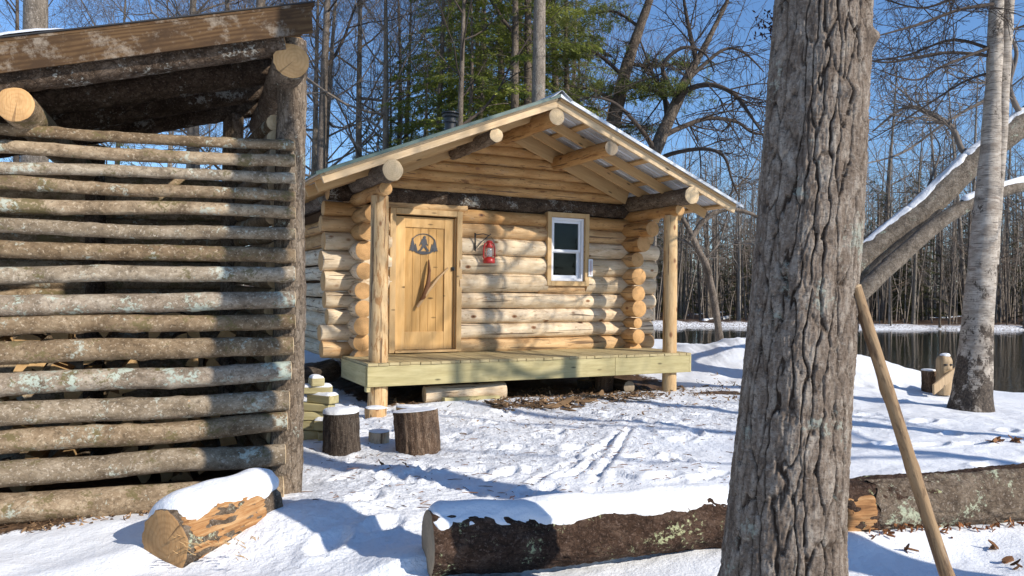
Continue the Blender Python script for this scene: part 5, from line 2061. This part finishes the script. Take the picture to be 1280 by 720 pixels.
# ---- big snow-topped leaning trunk behind the birch
LY = 13.0
ly = lambda px, py, dy=0.0: at_y(px, py, LY + dy)
ls = LY / F
pA = [ly(1000, 472), ly(1022, 400), ly(1077, 324), ly(1143, 272), ly(1213, 205), ly(1285, 148), ly(1400, 50), ly(1560, -70)]
rA = [26 * ls, 21 * ls, 17.5 * ls, 16.5 * ls, 16 * ls, 15.5 * ls, 12 * ls, 7 * ls]
pBm = [ly(1030, 410, -.2), ly(1078, 364, -.35), ly(1120, 325, -.4), ly(1165, 285, -.4), ly(1205, 258, -.4), ly(1245, 241, -.4), ly(1300, 228, -.3), ly(1400, 205, -.2)]
rB = [11 * ls, 10.5 * ls, 9.8 * ls, 9 * ls, 8 * ls, 7.5 * ls, 6.5 * ls, 4 * ls]
lean = path_tree('leaning_tree', 'thick snow-topped trunk leaning steeply across the river view behind the birch', 'tree', [(pA, rA), (pBm, rB)], 'bark_lean', 'twig_grey', (ly(1000, 472).x, LY, h1(ly(1000, 472).x, LY)), seed=8, k=30,
                 limbs=[([ly(1225, 180), ly(1205, 190, .1), ly(1190, 160, .2), ly(1160, 140, .3), ly(1130, 135, .4), ly(1090, 165, .5)], [.06, .05, .045, .04, .03, .012], 14, 1.3),
                        ([ly(1150, 260), ly(1165, 220, .2), ly(1175, 185, .3), ly(1160, 160, .3)], [.03, .02, .015, .006], 8, .9),
                        ([ly(1280, 150), ly(1262, 110, -.2), ly(1270, 60, -.3), ly(1240, 20, -.3)], [.05, .04, .03, .012], 10, 1.3),
                        ([ly(1080, 205), ly(1130, 190, 1), ly(1190, 148, 1), ly(1260, 110, 1)], [.01, .02, .025, .03], 8, 1.2)])
o = Vector(lean.location)
for a, b, r in ((pA[2], pA[3], 17 * ls), (pA[3], pA[4], 16.2 * ls), (pA[4], pA[5], 15.7 * ls), (pA[5], pA[6], 13.5 * ls)):
    a2, b2 = a + (a - b) * .02, b + (b - a) * .02
    snow_on_log(a2 - o, b2 - o, r * .99, .03, .46, 'snow_cap', lean, 0, 1, .5, .30, .22)
for a, b, r in ((pBm[4], pBm[5], 9 * ls), (pBm[5], pBm[6], 8 * ls), (pBm[6], pBm[7], 6 * ls)):
    snow_on_log(a - o, b - o, r, .05, .75, 'snow_cap', lean, 0, 1, .4, .1, .12)

# ---- trees just behind the cabin: named ones with their own stems
OY = 19.5
oy = lambda px, py, dy=0.0: at_y(px, py, OY + dy)
o0 = oy(790, 400)
path_tree('oak_tree', 'bare oak with long arching limbs reaching right above the cabin roof', 'tree',
          [([Vector((o0.x, OY, -.2)), oy(795, 300), oy(808, 220), oy(826, 172), oy(846, 128), oy(860, 95), oy(880, 60), oy(905, 10), oy(935, -60)], [.25, .23, .20, .165, .14, .11, .075, .05, .02])],
          'bark_tree_dark', 'twig_dark', (o0.x, OY, 0), seed=21, k=14,
          limbs=[([oy(843, 132), oy(860, 112, -.5), oy(890, 106, -1), oy(918, 118, -1.2), oy(935, 140, -1.4), oy(952, 165, -1.5)], [.085, .072, .06, .05, .04, .02], 16, 1.9),
                 ([oy(826, 172), oy(850, 160, .4), oy(885, 148, .8), oy(920, 152, 1), oy(942, 166, 1.1), oy(975, 168, 1.2)], [.08, .068, .056, .046, .036, .02], 16, 1.8),
                 ([oy(812, 205), oy(840, 192, -.8), oy(880, 186, -1.3), oy(905, 196, -1.6), oy(915, 225, -1.8), oy(925, 250, -1.8)], [.065, .055, .045, .036, .025, .012], 12, 1.5),
                 ([oy(852, 110), oy(870, 90, .6), oy(905, 62, .9), oy(930, 66, 1), oy(955, 90, 1.2)], [.07, .055, .042, .03, .015], 14, 1.7),
                 ([oy(835, 155), oy(830, 120, .6), oy(815, 90, .9), oy(800, 50, 1.2)], [.09, .06, .045, .02], 12, 1.6),
                 ([oy(820, 190), oy(800, 160, -.5), oy(770, 130, -.8), oy(740, 120, -1)], [.08, .055, .04, .02], 10, 1.5),
                 ([oy(870, 75), oy(860, 30, -.4), oy(850, -30, -.6)], [.07, .05, .02], 10, 1.5),
                 ([oy(848, 125), oy(828, 85, -.3), oy(852, 60, -.4), oy(880, 66, -.5), oy(893, 90, -.6)], [.07, .055, .045, .03, .015], 10, 1.5)])

# dead forked sapling right of the porch post
DY = 19.0
dy_ = lambda px, py, q=0.0: at_y(px, py, DY + q)
d0 = dy_(905, 412)
path_tree('dead_tree', 'thin dark leaning dead tree with a fork right of the porch post', 'tree',
          [([Vector((d0.x, DY, -.3)), dy_(888, 350), dy_(872, 310), dy_(862, 288), dy_(845, 262), dy_(820, 240)], [.10, .085, .075, .06, .05, .03]),
           ([dy_(863, 300), dy_(880, 276), dy_(905, 262), dy_(935, 266), dy_(960, 280)], [.07, .07, .06, .05, .03])],
          'bark_tree_dark', 'twig_grey', (d0.x, DY, 0), seed=33, k=9,
          limbs=[([dy_(890, 355), dy_(880, 330, .3), dy_(900, 300, .5), dy_(915, 250, .8)], [.04, .03, .02, .01], 12, 1.3),
                 ([dy_(905, 264), dy_(915, 240, .2), dy_(935, 220, .3), dy_(950, 190, .3)], [.04, .03, .02, .01], 12, 1.3),
                 ([dy_(872, 312), dy_(850, 300, .2), dy_(830, 310, .3)], [.03, .02, .01], 8, 1.0)])

# pine with needled boughs over the ridge
PY = 20.5
py_ = lambda px, py, q=0.0: at_y(px, py, PY + q)
p0_ = py_(752, 400)
pe = path_tree('white_pine', 'leaning dark pine trunk above the roof ridge with tufted green boughs', 'tree',
               [([Vector((p0_.x, PY, -.2)), py_(757, 250), py_(764, 170), py_(772, 130), py_(783, 85), py_(796, 45), py_(812, 0), py_(835, -60), py_(850, -120)], [.24, .22, .20, .18, .16, .13, .11, .07, .03])],
               'bark_tree_dark', 'twig_dark', (p0_.x, PY, 0), seed=41, k=12,
               limbs=[([py_(776, 112), py_(800, 108, -.6), py_(830, 118, -1), py_(858, 116, -1.2)], [.07, .055, .04, .015], 8, .8),
                      ([py_(785, 80), py_(815, 82, .5), py_(850, 80, .8), py_(880, 78, 1)], [.06, .045, .03, .01], 8, .8),
                      ([py_(772, 128), py_(740, 112, -.4), py_(712, 108, -.6)], [.06, .04, .015], 8, .8),
                      ([py_(780, 96), py_(750, 70, .4), py_(722, 60, .6), py_(700, 62, .6)], [.06, .045, .03, .015], 8, .8),
                      ([py_(800, 35), py_(770, 15, .3), py_(740, 18, .4)], [.05, .035, .015], 8, .8),
                      ([py_(765, 160), py_(790, 158, -.4), py_(815, 162, -.6)], [.04, .03, .012], 6, .7)])


def tufts(pts, n, spread, seed, leaf=.16, per=26):
    rs = np.random.RandomState(seed)
    C, D = [], []
    pts = np.array([tuple(p) for p in pts])
    for i in range(n):
        t = rs.uniform(0, len(pts) - 1.001)
        c = pts[int(t)] + (pts[int(t) + 1] - pts[int(t)]) * (t % 1) + rs.normal(0, 1, 3) * np.array([spread, spread, spread * .33])
        d = rs.normal(0, 1, (per, 3)) + np.array([0, 0, .35])
        C.append(np.repeat(c[None], per, 0) + rs.normal(0, .03, (per, 3)))
        D.append(d / np.linalg.norm(d, axis=1)[:, None])
    C, D = np.vstack(C), np.vstack(D)
    S = rs.uniform(.6, 1.2, len(C)) * leaf
    B = np.cross(D, rs.normal(0, 1, D.shape))
    B /= np.linalg.norm(B, axis=1)[:, None]
    v = np.stack([C - B * .006, C + D * S[:, None] * .5 - B * .010, C + D * S[:, None], C + D * S[:, None] * .5 + B * .010], 1)
    return v.reshape(-1, 3)


nm = MB()
o = Vector(pe.location)
for sd_, pts, n, sp in ((1, [py_(785, 108), py_(815, 112, -.6), py_(850, 116, -1.2)], 130, .42), (2, [py_(800, 85), py_(850, 80, .8), py_(872, 78, 1)], 60, .30), (3, [py_(765, 115), py_(725, 108, -.6)], 60, .35),
                        (4, [py_(745, 68, .4), py_(700, 62, .6)], 80, .42), (5, [py_(770, 20), py_(735, 16, .4)], 60, .4), (6, [py_(780, 158), py_(812, 162, -.6)], 26, .25), (7, [py_(722, 40), py_(705, 15)], 60, .5)):
    v = tufts([p - o for p in pts], n, sp, sd_)
    nm.add(v, np.arange(len(v)).reshape(-1, 4))
nm.build('needles', 'needles_pine', pe)

# ---- hemlocks behind the cabin
HS = [hemlock(101, 15, .17, .06, 130, 3.4, .20, .10), hemlock(102, 13, .14, .08, 115, 3.2, .23, .10), hemlock(103, 17, .2, .10, 140, 3.2, .19, .105)]
hm = []
for tm, cm in HS:
    hm.append((tm.mesh('trunk', ['bark_tree_dark']), cm.mesh('crown', ['needles'])))
hm_far = []
for tm, cm in (hemlock(111, 11, .12, .03, 70, .8, .26, .24), hemlock(112, 13, .14, .06, 80, .8, .24, .24), hemlock(113, 8, .10, .03, 56, .9, .32, .22)):
    hm_far.append((tm.mesh('trunk', ['bark_tree_dark']), cm.mesh('crown', ['needles_dark'])))


def inst(meshes, name, loc, rz, sc, label, cat, group=None, tilt=(0, 0)):
    e = empty(name, loc, rz, label, cat, group)
    e.scale = (sc, sc, sc * rnd.uniform(.94, 1.06))
    e.rotation_euler = (tilt[0], tilt[1], rz)
    for me, nm_ in zip(meshes, ('trunk', 'crown')):
        o = bpy.data.objects.new(nm_, me)
        COL.objects.link(o)
        o.parent = e
    return e


HL = 'green hemlock rising behind the cabin roof left of the ridge'
for (px, Y, m, s, a) in ((548, 22, 0, .85, .3), (600, 20.5, 1, .95, 1.4), (640, 19.5, 0, 1.0, 2.6), (690, 24, 2, 1.0, 4.0), (575, 27, 2, .9, 5.0), (505, 27, 1, .62, 2.0), (655, 28, 1, 1.1, .9), (440, 30, 1, .55, 3.1), (720, 31, 0, .9, 5.5), (470, 24, 1, .45, .5), (530, 34, 0, .9, 1.1), (612, 36, 2, .9, 2.4), (585, 19.5, 1, .8, .2), (622, 23, 2, .95, 3.3), (560, 24.5, 0, .95, 5.1), (530, 21, 1, .62, 4.2), (672, 22, 1, .95, 1.9), (705, 22.5, 0, .92, 2.8), (500, 23, 1, .6, 3.6), (485, 27, 2, .6, .1), (455, 26, 0, .5, 4.4), (645, 25, 2, 1.0, 1.2), (420, 27, 1, .45, 2.2), (595, 29, 0, 1.1, 3.9)):
    w = at_y(px, 360, Y)
    inst(hm[m], 'hemlock', (w.x, Y, h1(w.x, Y) - .1), a, s, HL, 'tree', 'hemlocks behind the cabin')
w = at_y(118, 360, 24)
inst(hm[1], 'hemlock', (w.x, 24, 0), 1.0, .72, 'small dark evergreen peeking over the shed roof on the left', 'tree')

# ---- bare trees: variants
bt = []
for sd_, h, r, kw, mt, mc in ((201, 17, .19, dict(first=.32, nb=16), 'bark_tree_far', 'twig_grey'), (202, 19, .21, dict(first=.42, nb=15, up=.5), 'bark_tree_far', 'twig_grey'), (203, 15, .14, dict(first=.25, nb=17, crook=.3), 'bark_tree_dark', 'twig_dark'),
                              (204, 18, .17, dict(first=.3, nb=16, up=.6, blen=.34), 'bark_tree_far', 'twig_brown'), (205, 12, .09, dict(first=.15, nb=18, blen=.36, crook=.25), 'bark_tree_dark', 'twig_grey'), (206, 20, .22, dict(first=.5, nb=13, up=.45), 'bark_tree_dark', 'twig_dark')):
    tm, cm = fork_tree(sd_, h, r, **kw)
    bt.append((tm.mesh('trunk', [mt]), cm.mesh('crown', [mc])))
bf = []
for sd_, h, r, kw, mt, mc in ((211, 16, .16, dict(first=.3, nb=13, levels=2, dens=1.2), 'bark_tree_far', 'twig_pale'), (212, 18, .18, dict(first=.35, nb=13, levels=2, up=.5, dens=1.2), 'bark_tree_far', 'twig_grey'), (213, 14, .12, dict(first=.2, nb=15, levels=2, crook=.3, dens=1.2), 'bark_tree_dark', 'twig_brown'),
                              (214, 20, .2, dict(first=.4, nb=12, levels=2, up=.4, dens=1.2), 'bark_tree_far', 'twig_grey'), (215, 11, .07, dict(first=.1, nb=18, levels=2, up=.6, dens=1.2), 'bark_tree_dark', 'twig_grey')):
    tm, cm = fork_tree(sd_, h, r, **kw)
    bf.append((tm.mesh('trunk', [mt]), cm.mesh('crown', [mc])))

named = [(45, 15.0, 1, 1.28, 'stout grey trunk standing behind the shed roof on the far left', .2),
         (283, 23, 2, 1.0, 'slim dark trunk second behind the high side of the shed roof', 1.0),
         (322, 21, 5, .98, 'dark forking trunk showing over the shed roof beside its high end', 2.2),
         (397, 21, 5, .74, 'straight grey-brown trunk directly right of the shed roof tip', 3.0),
         (478, 22, 0, .75, 'narrow dark trunk left of the hemlocks above the roof slope', .6),
         (492, 27, 2, .9, 'thin leaning stem beside the narrow trunk left of the hemlocks', 1.7),
         (570, 18.5, 5, .55, 'slender black trunk directly above the chimney', 2.0),
         (671, 18, 1, 1.0, 'tall pale grey trunk just left of the roof ridge', 4.4),
         (656, 20.5, 5, .75, 'dark trunk close beside the pale one left of the ridge', 5.2),
         (716, 30, 3, .9, 'distant slim trunk behind the boughs right of the ridge', .9)]
for px, Y, m, s, lb, a in named:
    w = at_y(px, 360, Y)
    inst(bt[m], 'bare_tree', (w.x, Y, h1(w.x, Y) - .1), a, s, lb, 'tree', tilt=(0, rnd.uniform(-.02, .02)))

# bare wood behind the cabin and the shed (this side of the river)
NL = 'bare leafless tree in the wood behind the cabin and shed'
rr = random.Random(77)
k = 0
pos = []
tries = 0
while k < 50 and tries < 4000:
    tries += 1
    Y = rr.uniform(24, 62)
    px = rr.uniform(-160, 960)
    x = (px - 640) / F * Y
    if float(river_sd(np.array([x]), np.array([Y]))[0]) < 1.0:
        continue
    if px > 720 and rr.random() < .88:
        continue
    if any((x - a) ** 2 + (Y - b) ** 2 < 3.0 for a, b in pos):
        continue
    pos.append((x, Y))
    m = rr.randrange(6)
    src = bt if Y < 36 else bf
    inst(src[m % len(src)], 'bare_tree', (x, Y, h1(x, Y) - .1), rr.uniform(0, 6.28), rr.uniform(.7, 1.1), NL, 'tree', 'leafless trees behind the cabin', (rr.gauss(0, .03), rr.gauss(0, .03)))
    k += 1

# far wood across the river
FL_ = 'leafless tree in the wood on the far river bank'
pos = []
k = 0
tries = 0
while k < 265 and tries < 9000:
    tries += 1
    Y = 47.5 + 62 * rr.random() ** 1.3
    px = rr.uniform(690, 1420)
    x = (px - 640) / F * Y
    if float(river_sd(np.array([x]), np.array([Y]))[0]) < .8:
        continue
    if any((x - a) ** 2 + (Y - b) ** 2 < 1.1 for a, b in pos):
        continue
    pos.append((x, Y))
    s = rr.uniform(.62, 1.0) * (.80 if px < 960 else 1.0)
    inst(bf[rr.randrange(5)], 'bare_tree', (x, Y, h1(x, Y) - .15), rr.uniform(0, 6.28), s, FL_, 'tree', 'leafless trees across the river', (rr.gauss(0, .035), rr.gauss(0, .035)))
    k += 1
EL_ = 'dark evergreen among the leafless trees across the river'
pos = []
for k in range(130):
    Y = rr.uniform(54, 115)
    px = rr.uniform(690, 1400)
    x = (px - 640) / F * Y
    inst(hm_far[rr.randrange(3)], 'hemlock', (x, Y, h1(x, Y) - .2), rr.uniform(0, 6.28), rr.uniform(.55, 1.0), EL_, 'tree', 'evergreens across the river')
# brushy far thicket that closes the view
tk = MB()
rs = np.random.RandomState(6)
for i in range(3600):
    Y = rs.uniform(50, 125)
    px = rs.uniform(-200, 1450)
    x = (px - 640) / F * Y
    if Y < 58 and px < 700:
        continue
    z = -.3
    hh = rs.uniform(2, 13)
    a, b = rs.normal(0, .08, 2)
    P = np.array([(x, Y, z - .3), (x + a * hh * .5, Y + b * hh * .5, z + hh * .5), (x + a * hh + rs.normal(0, .2), Y, z + hh)])
    tk.tube(P, [.05, .035, .01], 3, cap=False)
    for c in range(5):
        t = rs.uniform(.2, 1)
        q = P[0] + (P[2] - P[0]) * t
        d = rs.normal(0, 1, 3) * np.array([1, .6, .4]) + np.array([0, 0, .5])
        d /= np.linalg.norm(d)
        tk.tube([q, q + d * hh * .14, q + d * hh * .26 + np.array([0, 0, .15])], [.02, .014, .006], 3, cap=False)
tag(tk.build('thicket', 'twig_grey'), 'mass of thin saplings and brush closing the wood across the river', 'thicket', kind='stuff')

# snow-covered drift logs at the far water line
rr = random.Random(15)
for i, (xa, ya, xb, yb, lb) in enumerate(((858, 398, 905, 393, 'snow-laden drift log at the far water line, nearest the porch post'), (880, 404, 922, 398, 'snow-laden drift log angled into the water left of the big trunk'), (1150, 402, 1205, 399, 'snow-laden log along the far bank left of the birch'))):
    a, b = at_z(xa, ya, -.55), at_z(xb, yb, -.45)
    a, b = a.copy(), b.copy()
    e = empty('drift_log', (a.x, a.y, -.5), 0, lb, 'log')
    o = Vector((a.x, a.y, -.5))
    log('log', a - o, b - o, .16, .12, ['bark_dark', 'end_grey'], e, k=12, step=.2)
    snow_on_log(a - o, b - o, .15, .14, 1.3, 'snow_cap', e)

# ---- trees right of the frame whose shadows fall into the picture
w = Vector((4.95, 2.42, 0))
tm, cm = fork_tree(301, 15, .23, first=.42, nb=14)
place('bare_tree', tm, cm, (w.x, w.y, 0), 0, 'bare tree just outside the right edge casting a shadow band over the snow', 'tree')
for i, (x, y, sd_) in enumerate(((9.6, 5.2, 302), (12.5, 1.5, 303))):
    inst(bt[(0, 3)[i]], 'bare_tree', (x, y, 0), sd_ + 2.1, .9, 'bare tree beyond the right edge dappling the cabin front', 'tree', 'trees beyond the right edge')

# ---- the wood goes on behind the camera and to the right (it shows in the window glass and shades the horizon)
rr = random.Random(99)
for k in range(70):
    a = rr.uniform(math.radians(-215), math.radians(40))
    d = rr.uniform(38, 75)
    x, y = d * math.cos(a), d * math.sin(a)
    if float(river_sd(np.array([x]), np.array([y]))[0]) < 1:
        continue
    if k % 5 < 2:
        inst(hm_far[k % 3], 'hemlock', (x, y, -.1), rr.uniform(0, 6.28), rr.uniform(.6, .8), 'dark evergreen in the wood behind the viewer', 'tree', 'evergreens behind the viewer')
    else:
        inst(bf[k % 5], 'bare_tree', (x, y, -.1), rr.uniform(0, 6.28), rr.uniform(.6, .9), 'leafless tree in the wood behind the viewer', 'tree', 'leafless trees behind the viewer')
